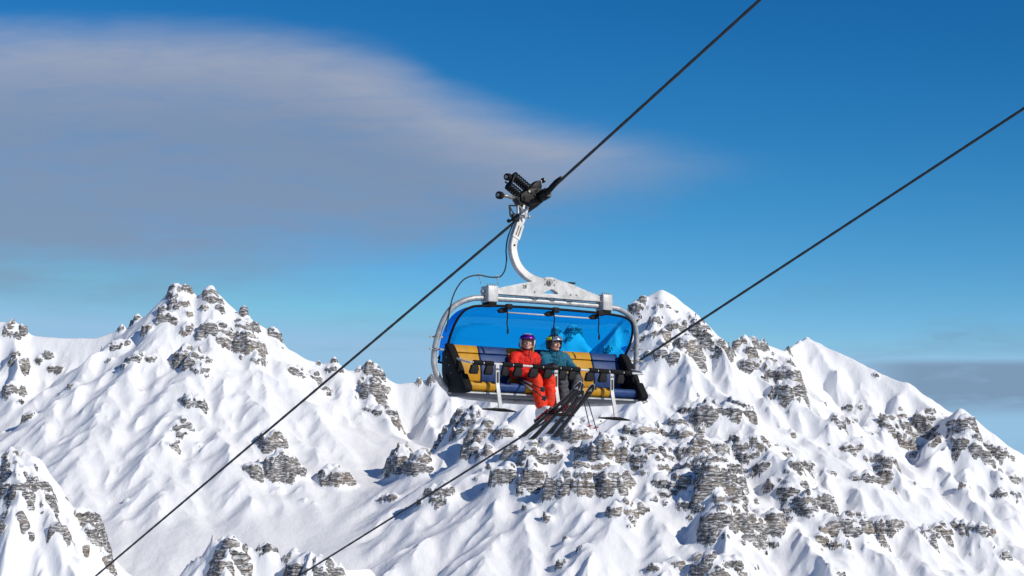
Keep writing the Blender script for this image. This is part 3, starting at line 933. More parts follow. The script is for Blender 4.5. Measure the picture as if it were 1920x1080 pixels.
up = (4.54 - 2.755) / (5.55 - 0.08)
rope('haul_rope', [(0, -330, -92), (0, -120, -34.4), (0, -40, -9.5), (0, -18.96, -2.86), (0, -0.82, 2.475), (0, 0.05, 2.745), (0, 0.65, 2.945), (0, 5.55, 4.54), (0, 30, 12.7)],
     'dark steel rope gripped by the chair, nearer of the two ropes', -26, 9)
rope('haul_rope', [(6.1, -330, -86), (6.1, -120, -30.5), (6.1, -40, -7.9), (6.1, -21.47, -2.88), (6.1, -10.56, 0.02), (6.1, -6.52, 1.14), (6.1, 3.95, 4.09), (6.1, 30, 11.6)],
     'dark steel rope passing behind the chair, farther of the two ropes', -26, 9)

# ------------------------------------------------------------------ the chair
chair = thing('chairlift_chair', (0, 0, 0), 'six seat chairlift chair with raised blue bubble and yellow and navy seats', 'chairlift')


def part(mb, name, mat, parent=None, **kw):
    return mb.build(name, mat, parent or chair, **kw)


def prot(poly, k_=1):
    return poly


# frame: one bent tube, up over the top and round under the seats
half = [(1.15, .285, 1.175), (1.32, .275, 1.145), (1.46, .25, 1.09), (1.565, .215, 1.01), (1.64, .17, .90), (1.69, .12, .76), (1.725, .06, .58), (1.745, .02, .40),
        (1.745, 0, .22), (1.70, 0, .07), (1.62, 0, -.06), (1.50, 0, -.16), (1.36, .01, -.215), (1.2, .02, -.245)]
loop = [(-x, y, z) for x, y, z in reversed(half)] + [(-.6, .29, 1.185), (0, .29, 1.188), (.6, .29, 1.185)] + half + [(.6, .03, -.275), (0, .03, -.28), (-.6, .03, -.275)]
part(MB().tube(curve_pts(loop + [loop[0]], 5)[:-1], 0.042, 16, closed=True), 'frame_tube', galv)
for sx in (-1, 1):
    for z in (.60, .42):
        cl = MB().tube([(sx * 1.735 + .052 * math.cos(a), .05 + .052 * math.sin(a), z) for a in np.linspace(0, 2 * math.pi, 17)[:-1]], .009, 6, closed=True)
        cl.box((sx * 1.735 + .04, .03, z - .012), (sx * 1.735 + .13, .05, z + .012)).box((sx * 1.735 - .10, .03, z - .012), (sx * 1.735 - .04, .05, z + .012))
        part(cl, 'tube_clamp', steel_rim)
sl_ = MB().tube([(-1.715, 0, .105), (-1.672, 0, .02), (-1.60, 0, -.08)], .0465, 16)
part(sl_, 'tube_sleeve', galv_pale)

# yoke beam with its window, bolts and number
BY = .30
outer = [(-.90, 1.325), (-.62, 1.395), (-.31, 1.465), (-.16, 1.50), (-.05, 1.55), (.06, 1.55), (.16, 1.52), (.38, 1.475), (.66, 1.39), (.90, 1.325), (.90, 1.255), (.10, 1.252), (-.10, 1.252), (-.90, 1.255)]
hole = [(-.13, 1.305), (-.05, 1.335), (.03, 1.375), (.07, 1.372), (.15, 1.325), (.14, 1.305)]


def plate_with_hole(outer, hole, y0, y1):
    bm_ = bmesh.new()
    es = []
    for loop_ in (outer, hole):
        vs = [bm_.verts.new((x, -y0, z)) for x, z in loop_]
        es += [bm_.edges.new((vs[i], vs[(i + 1) % len(vs)])) for i in range(len(vs))]
    r = bmesh.ops.triangle_fill(bm_, use_beauty=True, use_dissolve=False, edges=es)
    fs = [f for f in bm_.faces]
    ext = bmesh.ops.extrude_face_region(bm_, geom=fs)
    bmesh.ops.translate(bm_, vec=(0, -(y1 - y0), 0), verts=[g for g in ext['geom'] if isinstance(g, bmesh.types.BMVert)])
    bmesh.ops.recalc_face_normals(bm_, faces=bm_.faces)
    return bm_


bm_ = plate_with_hole(outer, hole, BY - .05, BY + .05)
m = bpy.data.meshes.new('yoke_beam'); bm_.to_mesh(m); bm_.free(); m.materials.append(galv_pale)
yoke = bpy.data.objects.new('yoke_beam', m); COL.objects.link(yoke); yoke.parent = chair
fl_ = MB().box((-.90, BY - .075, 1.243), (.90, BY + .075, 1.2515))
part(fl_, 'flange', galv_pale, yoke)
hub = MB().cyl((0.0, BY + .052, 1.475), (0.0, BY + .075, 1.475), .048, 20).cyl((0, BY + .075, 1.475), (0, BY + .10, 1.475), .026, 6)
part(hub, 'pivot_bolt', steel_rim, yoke)
for x, z in ((-.25, 1.315), (.37, 1.315), (.47, 1.315), (-.075, 1.44), (.085, 1.44), (-.075, 1.515), (.085, 1.515)):
    part(MB().cyl((x, BY + .051, z), (x, BY + .062, z), .012, 8), 'bolt', steel_rim, yoke)
part(MB().box((.36, BY - .03, 1.482), (.46, BY + .04, 1.505)), 'sensor_box', blackm, yoke)
fc = bpy.data.curves.new('number', 'FONT'); fc.body = '28'; fc.size = .075; fc.extrude = .002; fc.align_x = 'CENTER'
fo = bpy.data.objects.new('number_source', fc); COL.objects.link(fo)
nm = bpy.data.meshes.new_from_object(fo.evaluated_get(bpy.context.evaluated_depsgraph_get()))
bpy.data.objects.remove(fo)
nm.transform(Matrix.Translation((-.43, -(BY + .0535), 1.355)) @ Matrix.Rotation(math.pi / 2, 4, 'X'))
nm.materials.clear(); nm.materials.append(ink)
no = bpy.data.objects.new('number', nm); COL.objects.link(no); no.parent = yoke; no['label'] = 'black number 28 on the beam'

for sx in (-1, 1):
    a = MB().box((sx * .99 - .085, BY - .11, 1.115), (sx * .99 + .085, BY + .11, 1.355))
    br = part(a, 'clamp_block', galv_pale, bevel=.012)
    part(MB().box((sx * .99 - .06, BY - .12, 1.06), (sx * .99 + .06, BY + .10, 1.114)), 'rubber_mount', rubber, br)
    for k_ in range(4):
        part(MB().cyl((sx * .99 - .06 + .04 * k_, BY + .05, 1.355), (sx * .99 - .06 + .04 * k_, BY + .05, 1.385), .009, 6), 'stud', steel_rim, br)
    part(MB().cyl((sx * 1.075, BY, 1.27), (sx * 1.13, BY, 1.27), .03, 8).cyl((sx * 1.075, BY, 1.20), (sx * 1.125, BY, 1.20), .022, 8), 'side_bolt', galv, br)

# swan neck hanger arm
def armx(xa, y): return xa - (y - .1) * .59


ctr = [(-.265, 2.70, .03), (-.28, 2.63, .05), (-.33, 2.46, .07), (-.41, 2.27, .10), (-.46, 2.12, .13), (-.487, 1.98, .16), (-.465, 1.84, .19), (-.40, 1.70, .22), (-.285, 1.585, .25), (-.15, 1.515, .27), (.02, 1.475, .28)]
cp = curve_pts([(armx(x, y), y, z) for x, z, y in ctr], 5)
rings = []
for i, p in enumerate(cp):
    a = cp[max(i - 1, 0)]; c_ = cp[min(i + 1, len(cp) - 1)]
    d = (c_ - a).normalized(); sd = d.cross(Vector((0, 1, 0))).normalized(); dp = sd.cross(d)
    hw, hd = .056, .05
    rings.append([p + sd * hw * u + dp * hd * w for u, w in ((-1, -.8), (-.8, -1), (.8, -1), (1, -.8), (1, .8), (.8, 1), (-.8, 1), (-1, .8))])
arm = part(MB().loft(rings), 'hanger_arm', galv_pale)
arm.data.polygons.foreach_set('use_smooth', np.zeros(len(arm.data.polygons), dtype=bool))
# sleeve plate with two slots on the arm
def on_arm(u):
    i = int(u * (len(cp) - 1)); p = cp[i]; d = (cp[min(i + 1, len(cp) - 1)] - cp[max(i - 1, 0)]).normalized(); return p, d


p0, d0 = on_arm(.27); p1, d1 = on_arm(.40)
part(MB().beam(p0 + Vector((0, .056, 0)), p1 + Vector((0, .056, 0)), .128, .012, up=(0, 1, 0)), 'sleeve_plate', galv_pale, arm)
sdv = (p1 - p0).cross(Vector((0, 1, 0))).normalized()
for k_ in (-1, 1):
    part(MB().beam(p0 * .85 + p1 * .15 + sdv * .02 * k_ + Vector((0, .064, 0)), p0 * .15 + p1 * .85 + sdv * .02 * k_ + Vector((0, .064, 0)), .012, .006, up=(0, 1, 0)), 'slot', ink, arm)
for u in (.05, .09, .13, .48):
    p, d = on_arm(u); part(MB().cyl(p + Vector((0, .051, 0)), p + Vector((0, .060, 0)), .016, 10), 'bolt', blackm, arm)

# grip: jaw on the rope, body, two spring stacks, rollers and lever
upd = Vector((0, 1, .325)).normalized()
g0 = Vector((0, .05, 2.745))
jaw = MB()
for s_, w, h in ((-.42, .05, .05), (-.30, .075, .085), (-.1, .095, .12), (.16, .095, .125), (.30, .08, .10), (.5, .05, .07), (.66, .035, .045)):
    pass
prof = [(-.44, .034, .034), (-.30, .045, .05), (-.12, .055, .07), (.15, .058, .075), (.30, .042, .05), (.46, .028, .034), (.60, .022, .024)]
rings = []
nup = Vector((1, 0, 0)).cross(upd).normalized()
for s_, w, h in prof:
    c_ = g0 + upd * s_ + nup * .012
    rings.append([c_ + Vector((1, 0, 0)) * w * math.cos(a) + nup * h * math.sin(a) for a in np.linspace(0, 2 * math.pi, 13)[:-1]])
part(MB().loft(rings), 'grip_jaw', blackm)
part(MB().tube([g0 + upd * .36 + nup * .045, g0 + upd * .52 + nup * .056, g0 + upd * .68 + nup * .050], [.024, .026, .016], 10), 'rope_guide', blackm)
body = MB()
body.prism([(-.35, 2.70), (-.19, 2.66), (.02, 2.70), (.06, 2.78), (.03, 2.90), (-.06, 2.93), (-.20, 2.90), (-.36, 2.80)], 'y', -.10, .13)
gb = part(body, 'grip_body', blackm, bevel=.009)
for x, z, r in ((-.28, 2.76, .03), (-.16, 2.72, .024), (-.10, 2.86, .028), (-.22, 2.85, .02), (-.02, 2.76, .022)):
    part(MB().cyl((x, .128, z), (x, .15, z), r, 10), 'body_bolt', blackm if r > .023 else steel_rim, gb)
part(MB().beam((-.30, .135, 2.70), (-.06, .135, 2.90), .03, .03, up=(0, 1, 0)).beam((-.24, .135, 2.88), (0, .135, 2.72), .026, .024, up=(0, 1, 0)), 'body_rib', blackm, gb)
part(MB().beam((-.36, .03, 2.78), (-.22, .03, 2.60), .16, .14, up=(0, 1, 0)), 'grip_socket', blackm, bevel=.015)
part(MB().prism([(-.06, 2.90), (.03, 2.90), (.05, 2.96), (.03, 3.04), (-.03, 3.045), (-.10, 2.99), (-.16, 2.93)], 'y', -.05, .07), 'grip_lever', blackm, bevel=.012)
part(MB().cyl((.03, .01, 3.035), (.09, .01, 3.06), .02, 10), 'lever_pin', steel_rim)


def roller(c, d, r, w, name='guide_roller'):
    c = Vector(c); d = Vector(d).normalized()
    rl = part(MB().cyl(c - d * w / 2, c + d * w / 2, r, 18), name, rubber, bevel=.008)
    part(MB().cyl(c - d * (w / 2 + .008), c + d * (w / 2 + .008), r * .45, 12), 'hub', steel_rim, rl)
    return rl


roller((.10, .01, 3.065), (.6, .6, .3), .038, .05)
roller((-.555, .08, 3.045), (-.9, .35, -.1), .055, .075)
roller((-.70, .09, 2.755), (-.95, .3, 0), .058, .075)
part(MB().tube([(-.66, .08, 2.755), (-.56, .07, 2.76), (-.50, .06, 2.745), (-.36, .04, 2.76)], [.024, .03, .026, .03], 10), 'roller_axle', steel_rim)
part(MB().cyl((-.52, .07, 3.05), (-.40, .05, 3.02), .02, 10), 'roller_axle', steel_rim)
part(MB().cyl((-.37, .03, 2.755), (-.30, .03, 2.765), .062, 16), 'axle_collar', steel_rim)
part(MB().cyl((-.02, .16, 2.79), (.02, .27, 2.83), .085, 18), 'jaw_disc', blackm, bevel=.01)
part(MB().cyl((.018, .262, 2.828), (.028, .285, 2.838), .07, 18), 'jaw_ring', steel_rim)


def spring(a, b_, r, wire, turns):
    a = Vector(a); b_ = Vector(b_); d = (b_ - a).normalized()
    u = d.cross(Vector((0, 1, 0))).normalized(); w = d.cross(u)
    n = int(turns * 14)
    pts = [a + (b_ - a) * (i / n) + (u * math.cos(2 * math.pi * turns * i / n) + w * math.sin(2 * math.pi * turns * i / n)) * r for i in range(n + 1)]
    sp = part(MB().tube(pts, wire, 7), 'coil_spring', blackm)
    part(MB().cyl(a, b_, r * .45, 12), 'spring_rod', blackm, sp)
    part(MB().cyl(a - d * .03, a, r * 1.15, 16), 'spring_cap', blackm, sp)
    return sp


spring((-.435, .08, 3.055), (-.17, .04, 2.905), .062, .0125, 7)
spring((-.525, .08, 2.905), (-.25, .04, 2.755), .062, .0125, 7)
part(MB().beam((-.45, .08, 3.10), (-.55, .08, 2.86), .11, .03, up=(.85, 0, .5)), 'spring_bridge', blackm, bevel=.008)
part(MB().cyl((-.56, .09, 2.94), (-.61, .10, 2.965), .014, 8), 'bridge_pin', blackm)

# little guide frame and lamp on the arm
fr_ = MB()
A = [(-.565, .14, 2.605), (-.40, .10, 2.625), (-.40, .10, 2.47), (-.545, .14, 2.445)]
for i in range(4): fr_.beam(A[i], A[(i + 1) % 4], .016, .022)
fr_.beam(A[0], (-.50, .14, 2.50), .012, .014).beam((-.50, .14, 2.50), A[2], .012, .014)
part(fr_, 'guide_frame', blackm)
fr_ = MB()
A = [(-.40, .12, 2.625), (-.315, .19, 2.53), (-.315, .19, 2.425), (-.40, .12, 2.48)]
for i in range(4): fr_.beam(A[i], A[(i + 1) % 4], .016, .022)
part(fr_, 'guide_frame', galv)
part(MB().ball((-.575, .14, 2.375), .030, 12).cyl((-.55, .13, 2.375), (-.44, .11, 2.43), .018, 10), 'bump_stop', blackm)
part(MB().box((-.51, .09, 2.38), (-.39, .15, 2.49)), 'stop_block', blackm, bevel=.01)
part(MB().cyl((-.33, .13, 2.475), (-.245, .15, 2.465), .018, 10).cyl((-.25, .15, 2.465), (-.225, .15, 2.463), .028, 10), 'arm_bolt', galv)
# cable from the grip down to the frame
cab = [(-.40, .05, 2.75), (-.36, .10, 2.66), (-.37, .12, 2.58), (-.44, .08, 2.40), (-.54, .06, 2.15), (-.585, .08, 1.95), (-.60, .12, 1.80), (-.66, .18, 1.64), (-.76, .25, 1.535), (-.84, .28, 1.50),
       (-1.0, .30, 1.49), (-1.16, .30, 1.505), (-1.32, .30, 1.475), (-1.44, .28, 1.40), (-1.54, .26, 1.25), (-1.60, .25, 1.08), (-1.63, .22, .86), (-1.655, .20, .66)]
part(MB().tube(curve_pts(cab, 6), .0105, 8), 'control_cable', wire_black)
for q in ((-.86, .29, 1.50), (-1.16, .30, 1.50)):
    part(MB().tube([Vector(q) + Vector((.028 * math.cos(a), 0, .028 * math.sin(a))) for a in np.linspace(0, 2 * math.pi, 13)[:-1]], .005, 6, closed=True)
         .tube([Vector(q) + Vector((0, 0, -.028)), (q[0] + .02, q[1], 1.38)], .005, 6), 'cable_ring', steel_rim)
for k_ in range(3):
    part(MB().tube(curve_pts([(-.32 + .3 * k_, BY - .03, 1.25), (-.29 + .3 * k_, BY + .03, 1.212), (-.22 + .3 * k_, BY + .05, 1.205), (-.18 + .3 * k_, BY, 1.235)], 4), .005, 6), 'loose_wire', wire_black)

# seats: six backrests and six cushions, yellow and navy in turn
PW = .489
for i in range(6):
    xc = (i - 2.5) * PW
    hide = yellow_hide if i % 2 == 0 else navy_hide
    w = PW / 2 - .004
    back = MB()
    rings = []
    prof = [(.03, -.02), (.035, .12), (.015, .28), (-.025, .395)]
    prof2 = [(-.150, .395), (-.12, .2), (-.10, -.02)]
    def bulge(pf, xx): return pf
    lower = prof + prof2
    back.prism(lower, 'x', xc - w, xc + w)
    bo = part(back, 'backrest', hide, bevel=.022, seg=3)
    top = [(-.026, .403), (-.050, .46), (-.072, .502), (-.10, .522), (-.135, .520), (-.158, .49), (-.162, .403)]
    part(MB().prism(top, 'x', xc - w, xc + w), 'head_roll', hide, bo, bevel=.016, seg=3)
    cu = MB().prism([(.045, -.055), (.20, -.078), (.36, -.062), (.44, -.056), (.475, -.075), (.487, -.115), (.475, -.165), (.44, -.195), (.045, -.185)], 'x', xc - w, xc + w)
    part(cu, 'seat_cushion', hide, bevel=.016, seg=3)
part(MB().prism([(-.14, -.10), (.44, -.20), (.47, -.205), (.47, -.235), (.40, -.262), (-.05, -.25), (-.16, -.16)], 'x', -1.47, 1.47), 'seat_pan', pan_grey, bevel=.008)
part(MB().box((-1.47, .472, -.232), (1.47, .482, -.212)), 'pan_trim', galv)
part(MB().prism([(-.164, .47), (-.14, .2), (-.125, -.10), (-.15, -.16), (-.175, -.10), (-.19, .2), (-.19, .45)], 'x', -1.46, 1.46), 'back_shell', plastic, bevel=.006)

# end panels with armrest pads
endp = [(-.02, .50), (.03, .505), (.10, .45), (.32, .20), (.54, -.06), (.60, -.14), (.595, -.19), (.54, -.225), (.42, -.235), (.0, -.19), (-.12, -.08), (-.17, .12), (-.165, .38), (-.12, .46)]
for sx in (-1, 1):
    x0, x1 = sorted((sx * 1.474, sx * 1.525))
    pn = part(MB().prism(endp, 'x', x0, x1), 'end_panel', plastic, bevel=.012)
    u0, u1 = sorted((sx * 1.44, sx * 1.575))
    part(MB().prism([(.0, .515), (.05, .52), (.115, .46), (.345, .16), (.40, .06), (.36, .03), (.30, .06), (.05, .36), (-.01, .44)], 'x', u0, u1), 'armrest_pad', rubber, pn, bevel=.028, seg=3)
    part(MB().prism([(.41, .045), (.47, .05), (.57, -.09), (.62, -.15), (.61, -.20), (.54, -.235), (.45, -.20), (.38, -.06)], 'x', u0, u1), 'knee_pad', rubber, pn, bevel=.028, seg=3)
    xo = sx * 1.527
    for yv, zv in ((-.02, .32), (.06, .20), (.12, .08)):
        part(MB().cyl((xo - .004, yv, zv), (xo + .004, yv, zv), .010, 8), 'screw', steel_rim, pn)
    s0_, s1_ = sorted((xo, xo + sx * .012))
    part(MB().prism([(-.05, .07), (-.03, .08), (.10, -.09), (.09, -.11)], 'x', s0_, s1_), 'rib', plastic, pn)

# bubble: tinted shell swung up, black rim, rod, hooks and straps
rimc = [(-1.515, -.07, .385), (-1.535, .04, .50), (-1.545, .16, .66), (-1.52, .265, .82), (-1.46, .345, .94), (-1.37, .375, 1.005), (-1.24, .385, 1.04), (-.9, .40, 1.062), (-.4, .412, 1.07), (0, .415, 1.072)]
rimc = rimc + [(-x, y, z) for x, y, z in reversed(rimc[:-1])]
rp = curve_pts(rimc, 5)
part(MB().tube(rp, .019, 10), 'bubble_rim', rubber)
NV = 14
outer_g = []; inner_g = []
for p in rp:
    ax = min(1.0, abs(p.x) / 1.545)
    hz = max(0.0, min(1.0, (p.z - .385) / .68))
    ry = -.30 - .26 * (1 - ax ** 4)
    rear = Vector((p.x * .975, ry if hz > 0 else p.y, .27))
    if hz < .3:
        rear = rear.lerp(p + Vector((0, -.22, -.06)), 1 - hz / .3)
    ctl = Vector((p.x * 1.012, rear.y - .02 + .12 * ax ** 6, p.z + .10 * hz))
    row = [p * (1 - v_) ** 2 + ctl * 2 * v_ * (1 - v_) + rear * v_ ** 2 for v_ in np.linspace(0.0, 1, NV)]
    outer_g.append(row)
sh = MB()
nr = len(outer_g)
sh.add([q for r in outer_g for q in r], [(i * NV + j, i * NV + j + 1, (i + 1) * NV + j + 1, (i + 1) * NV + j) for i in range(nr - 1) for j in range(NV - 1)], True)
shell = part(sh, 'bubble_shell', tint)
md = shell.modifiers.new('thickness', 'SOLIDIFY'); md.thickness = .005; md.offset = 0
part(MB().tube([r[-1] for r in outer_g], .014, 8), 'bubble_edge', rubber)
part(MB().cyl((-.80, .33, .985), (.84, .33, .985), .011, 10), 'grab_rod', white_paint)
for x in (-.80, .0, .78):
    hk = part(MB().prism([(x - .085, 1.005), (x - .02, 1.045), (x + .07, 1.05), (x + .085, 1.00), (x + .03, .972), (x - .05, .968)], 'y', .31, .37), 'rod_bracket', plastic, bevel=.01)
    part(MB().box((x + .02, .375, 1.02), (x + .12, .44, 1.10)), 'rim_clamp', plastic, hk, bevel=.012)
    st = curve_pts([(x + .07, .36, 1.0), (x + .08, .355, .92), (x + .072, .35, .82), (x + .09, .35, .73), (x + .085, .35, .685)], 5)
    part(MB().loft([[q + Vector(o_) for o_ in ((-.009, -.003, 0), (.009, -.003, 0), (.009, .003, 0), (-.009, .003, 0))] for q in st]), 'strap', rubber, hk)
    part(MB().box((x + .073, .343, .67), (x + .099, .357, .735)), 'strap_end', rubber, hk)

# restraint bar with foam sleeves, leg dividers and three footrests
BARY, BARZ = .62, .178
def barz(x): return .183 - .011 * (x + .4)


bar = part(MB().tube(curve_pts([(-1.50, .10, .30), (-1.50, .32, .26), (-1.49, .55, .205), (-1.44, .62, barz(-1.44)), (-1.2, .62, barz(-1.2)), (1.2, .62, barz(1.2)), (1.42, .62, barz(1.42)), (1.485, .55, .19), (1.50, .32, .24), (1.50, .10, .29)], 6), .0165, 12),
           'restraint_bar', white_paint)
def crop_x(cx): return loc_bar[0] + cx * loc_bar[1]
loc_bar = (-1.645 - 230 * (2.953 / 1170), 2.953 / 1170)
for a, c_ in ((310, 373), (383, 441), (500, 566), (576, 631), (700, 766), (776, 884), (894, 958), (966, 1021), (1085, 1141), (1151, 1219), (1231, 1320), (1330, 1380)):
    xa, xb = crop_x(a), crop_x(c_)
    part(MB().cyl((xa, BARY, barz(xa)), (xb, BARY, barz(xb)), .037, 16), 'foam_sleeve', rubber, bar, bevel=.008)
for cxx, wd in ((315, 1), (410, 1), (515, .8), (600, 1), (705, 1.1), (800, 1), (900, 1), (965, .9), (1085, 1), (1178, 1), (1300, .9)):
    xm = crop_x(cxx); zt = barz(xm)
    hw = .075 * wd
    part(MB().prism([(xm - hw * .55, zt - .03), (xm + hw * .8, zt - .03), (xm + hw * .95, zt - .10), (xm + hw * .7, zt - .165), (xm - hw * .8, zt - .165), (xm - hw * 1.05, zt - .14)], 'y', BARY - .03, BARY + .03),
         'leg_divider', plastic, bar, bevel=.012)
for xs_ in (-1.05, -.065, .905):
    zt = barz(xs_)
    st = curve_pts([(xs_, .628, zt), (xs_, .63, zt - .15), (xs_, .635, zt - .30), (xs_ - .015, .70, zt - .46), (xs_ - .06, .825, -.475 - .02 * (xs_ + 1))], 6)
    rings = [[q + Vector(o_) for o_ in ((-.028, -.010, 0), (.028, -.010, 0), (.028, .010, 0), (-.028, .010, 0))] for q in st]
    stem = part(MB().loft(rings), 'footrest_stem', white_paint)
    stem.data.polygons.foreach_set('use_smooth', np.zeros(len(stem.data.polygons), dtype=bool))
    part(MB().box((xs_ - .012, .640, zt - .27), (xs_ + .012, .650, zt - .12)), 'warning_label', ink, stem)
    part(MB().cyl((xs_ - .02, .642, zt - .075), (xs_ + .02, .642, zt - .075), .012, 10), 'stem_bolt', steel_rim, stem)
    zf = -.485 - .028 * (xs_ + 1.05)
    xs_ -= .09
    fp = MB().prism([(xs_ - .26, zf + .012), (xs_ - .06, zf + .022), (xs_ + .08, zf + .022), (xs_ + .27, zf - .010), (xs_ + .27, zf - .022), (xs_ + .04, zf - .022), (xs_ - .26, zf - .002)], 'y', .785, .865)
    part(fp, 'footrest', rubber, stem, bevel=.006)

# ------------------------------------------------------------------ people
def cloth(name, col, var=.18, rough=.72, bump=.5):
    m, t, b = new_mat(name)
    v = obj_coord(t)
    f = noise_fac(t, v, 9, 5)
    t.links.new(mixc(t, smooth(t, f, .3, .7), tuple(c * (1 - var) for c in col), tuple(min(1, c * (1 + var)) for c in col)), b.inputs['Base Color'])
    b.inputs['Roughness'].default_value = rough
    b.inputs['Specular IOR Level'].default_value = .3
    add_bump(t, b, noise_fac(t, obj_coord(t, (1, 1, .6)), 22, 4, .55, .8), bump, .012)
    return m


red_shell = cloth('red_jacket_cloth', (.68, .022, .012))
orange_shell = cloth('red_trouser_cloth', (.78, .042, .012))
teal_shell = cloth('teal_jacket_cloth', (.010, .125, .205))
grey_shell = cloth('dark_grey_trouser_cloth', (.075, .075, .085))
glove_black = cloth('black_glove_leather', (.016, .016, .018), rough=.5)
cuff_red = cloth('red_glove_cuff', (.55, .02, .02))
skin_m = simple_mat('skin', (.58, .34, .25), .5, 0, .06, 20)
lips_m = simple_mat('lips', (.45, .13, .12), .45)
teeth_m = simple_mat('teeth', (.75, .72, .66), .35)
eye_m = simple_mat('eye_dark', (.02, .015, .012), .25)
hair_m = simple_mat('blond_hair', (.38, .25, .12), .5, 0, .3, 60)
hair_d = simple_mat('dark_hair', (.035, .025, .02), .5, 0, .3, 60)
white_gloss = simple_mat('white_helmet_shell', (.76, .76, .77), .28, 0, .03)
black_gloss = simple_mat('black_helmet_shell', (.014, .014, .016), .3, 0, .1)
lens_violet, t, b = new_mat('violet_mirror_lens')
b.inputs['Base Color'].default_value = (.22, .045, .62, 1); b.inputs['Metallic'].default_value = .85; b.inputs['Roughness'].default_value = .12
t.links.new(mixc(t, smooth(t, noise_fac(t, obj_coord(t), 14, 2), .35, .65), (.14, .03, .55), (.50, .07, .55)), b.inputs['Base Color'])
lens_silver, t, b = new_mat('silver_mirror_lens')
b.inputs['Metallic'].default_value = .8; b.inputs['Roughness'].default_value = .14
t.links.new(mixc(t, noise_fac(t, obj_coord(t), 14, 2), (.55, .58, .62), (.82, .84, .86)), b.inputs['Base Color'])
strap_lime = simple_mat('lime_strap', (.50, .70, .03), .6, 0, .06, 30)
boot_white = simple_mat('white_boot_plastic', (.74, .74, .74), .35, 0, .04, 15, wear=(.6, .6, .6))
boot_black = simple_mat('black_boot_plastic', (.03, .03, .033), .35, 0, .1, 15)
boot_red = simple_mat('red_boot_plastic', (.62, .02, .015), .35, 0, .06, 15)


TMP = bpy.data.scenes.new('melting_pot')       # empty scene: only the piece being melted is evaluated


def fused(mb, name, mat, parent, base, voxel, smooth_it=6, wrinkle=0.0, wscale=9.0, seed=0.0):
    """melt the pieces of mb into one continuous surface"""
    o = mb.build(name, mat, parent, base)
    COL.objects.unlink(o); TMP.collection.objects.link(o)
    r = o.modifiers.new('melt', 'REMESH'); r.mode = 'VOXEL'; r.voxel_size = voxel
    s_ = o.modifiers.new('relax', 'SMOOTH'); s_.iterations = smooth_it; s_.factor = .5
    vl = TMP.view_layers[0]; vl.update(); dg = vl.depsgraph
    nm_ = bpy.data.meshes.new_from_object(o.evaluated_get(dg))
    o.modifiers.clear()
    TMP.collection.objects.unlink(o); COL.objects.link(o)
    old = o.data; o.data = nm_; nm_.name = name; bpy.data.meshes.remove(old)
    nm_.materials.clear(); nm_.materials.append(mat)
    nm_.polygons.foreach_set('use_smooth', np.ones(len(nm_.polygons), dtype=bool))
    if wrinkle:
        co = np.empty(len(nm_.vertices) * 3, np.float32); nr_ = np.empty_like(co)
        nm_.vertices.foreach_get('co', co); nm_.vertices.foreach_get('normal', nr_)
        co = co.reshape(-1, 3); nr_ = nr_.reshape(-1, 3)
        amt = np.empty(len(co))
        for i_, c_ in enumerate(co):
            q2 = Vector((c_[0] * wscale, c_[1] * wscale, c_[2] * wscale * 1.7 + seed))
            amt[i_] = 1 - abs(mnoise.noise(q2)) * 2.2 + .4 * mnoise.noise(q2 * 2.3)
        co = co + nr_ * (amt * wrinkle)[:, None]
        nm_.vertices.foreach_set('co', co.astype(np.float32).ravel())
        nm_.update()
    return o


def limb(mb, *pts):
    for (p, r), (q, r2) in zip(pts[:-1], pts[1:]):
        mb.cone(p, r, q, r2, 14)
    return mb


class Head:
    def __init__(s, c, yaw, pitch=0.0, roll=0.0):
        s.c = Vector(c)
        s.R = Matrix.Rotation(-yaw, 3, 'Z') @ Matrix.Rotation(pitch, 3, 'X') @ Matrix.Rotation(roll, 3, 'Y')

    def __call__(s, x, y, z):
        return s.c + s.R @ Vector((x, y, z))


def glove(name_parent, base, wrist, aim, palm_n, curl, mat, side, cuff=None):
    """hand with four fingers and a thumb; aim = finger direction, palm_n = way the palm faces"""
    w = Vector(wrist); a = Vector(aim).normalized(); n = Vector(palm_n); n = (n - a * n.dot(a)).normalized(); sd = a.cross(n) * side
    mb = MB()
    limb(mb, (w - a * .05, .040), (w + a * .01, .038), (w + a * .05, .040))
    for k_, (off, ln) in enumerate(((-.033, .066), (-.011, .076), (.011, .072), (.032, .058))):
        k0 = w + a * .085 + sd * off
        limb(mb, (w + a * .03 + sd * off * .8, .024), (k0, .0165))
        d1 = (a * math.cos(curl * .6) + n * math.sin(curl * .6)); d2 = (a * math.cos(curl * 1.35) + n * math.sin(curl * 1.35)); d3 = (a * math.cos(curl * 2.0) + n * math.sin(curl * 2.0))
        p1 = k0 + d1 * ln * .5; p2 = p1 + d2 * ln * .38; p3 = p2 + d3 * ln * .28
        limb(mb, (k0, .0165), (p1, .0155), (p2, .0145), (p3, .0125))
    t0 = w + a * .025 - sd * .034
    t1 = t0 - sd * .026 + a * .026 + n * .014; t2 = t1 + a * .026 + n * .022 - sd * .004; t3 = t2 + a * .012 + n * .018 + sd * .008
    limb(mb, (t0, .022), (t1, .018), (t2, .0155), (t3, .013))
    g = fused(mb, 'glove', mat, name_parent, base, .0055, 3)
    if cuff:
        mb = MB().tube([w - a * .10, w - a * .06, w - a * .015], [.050, .052, .045], 16)
        mb.build('glove_cuff', cuff, g, base)
    return g


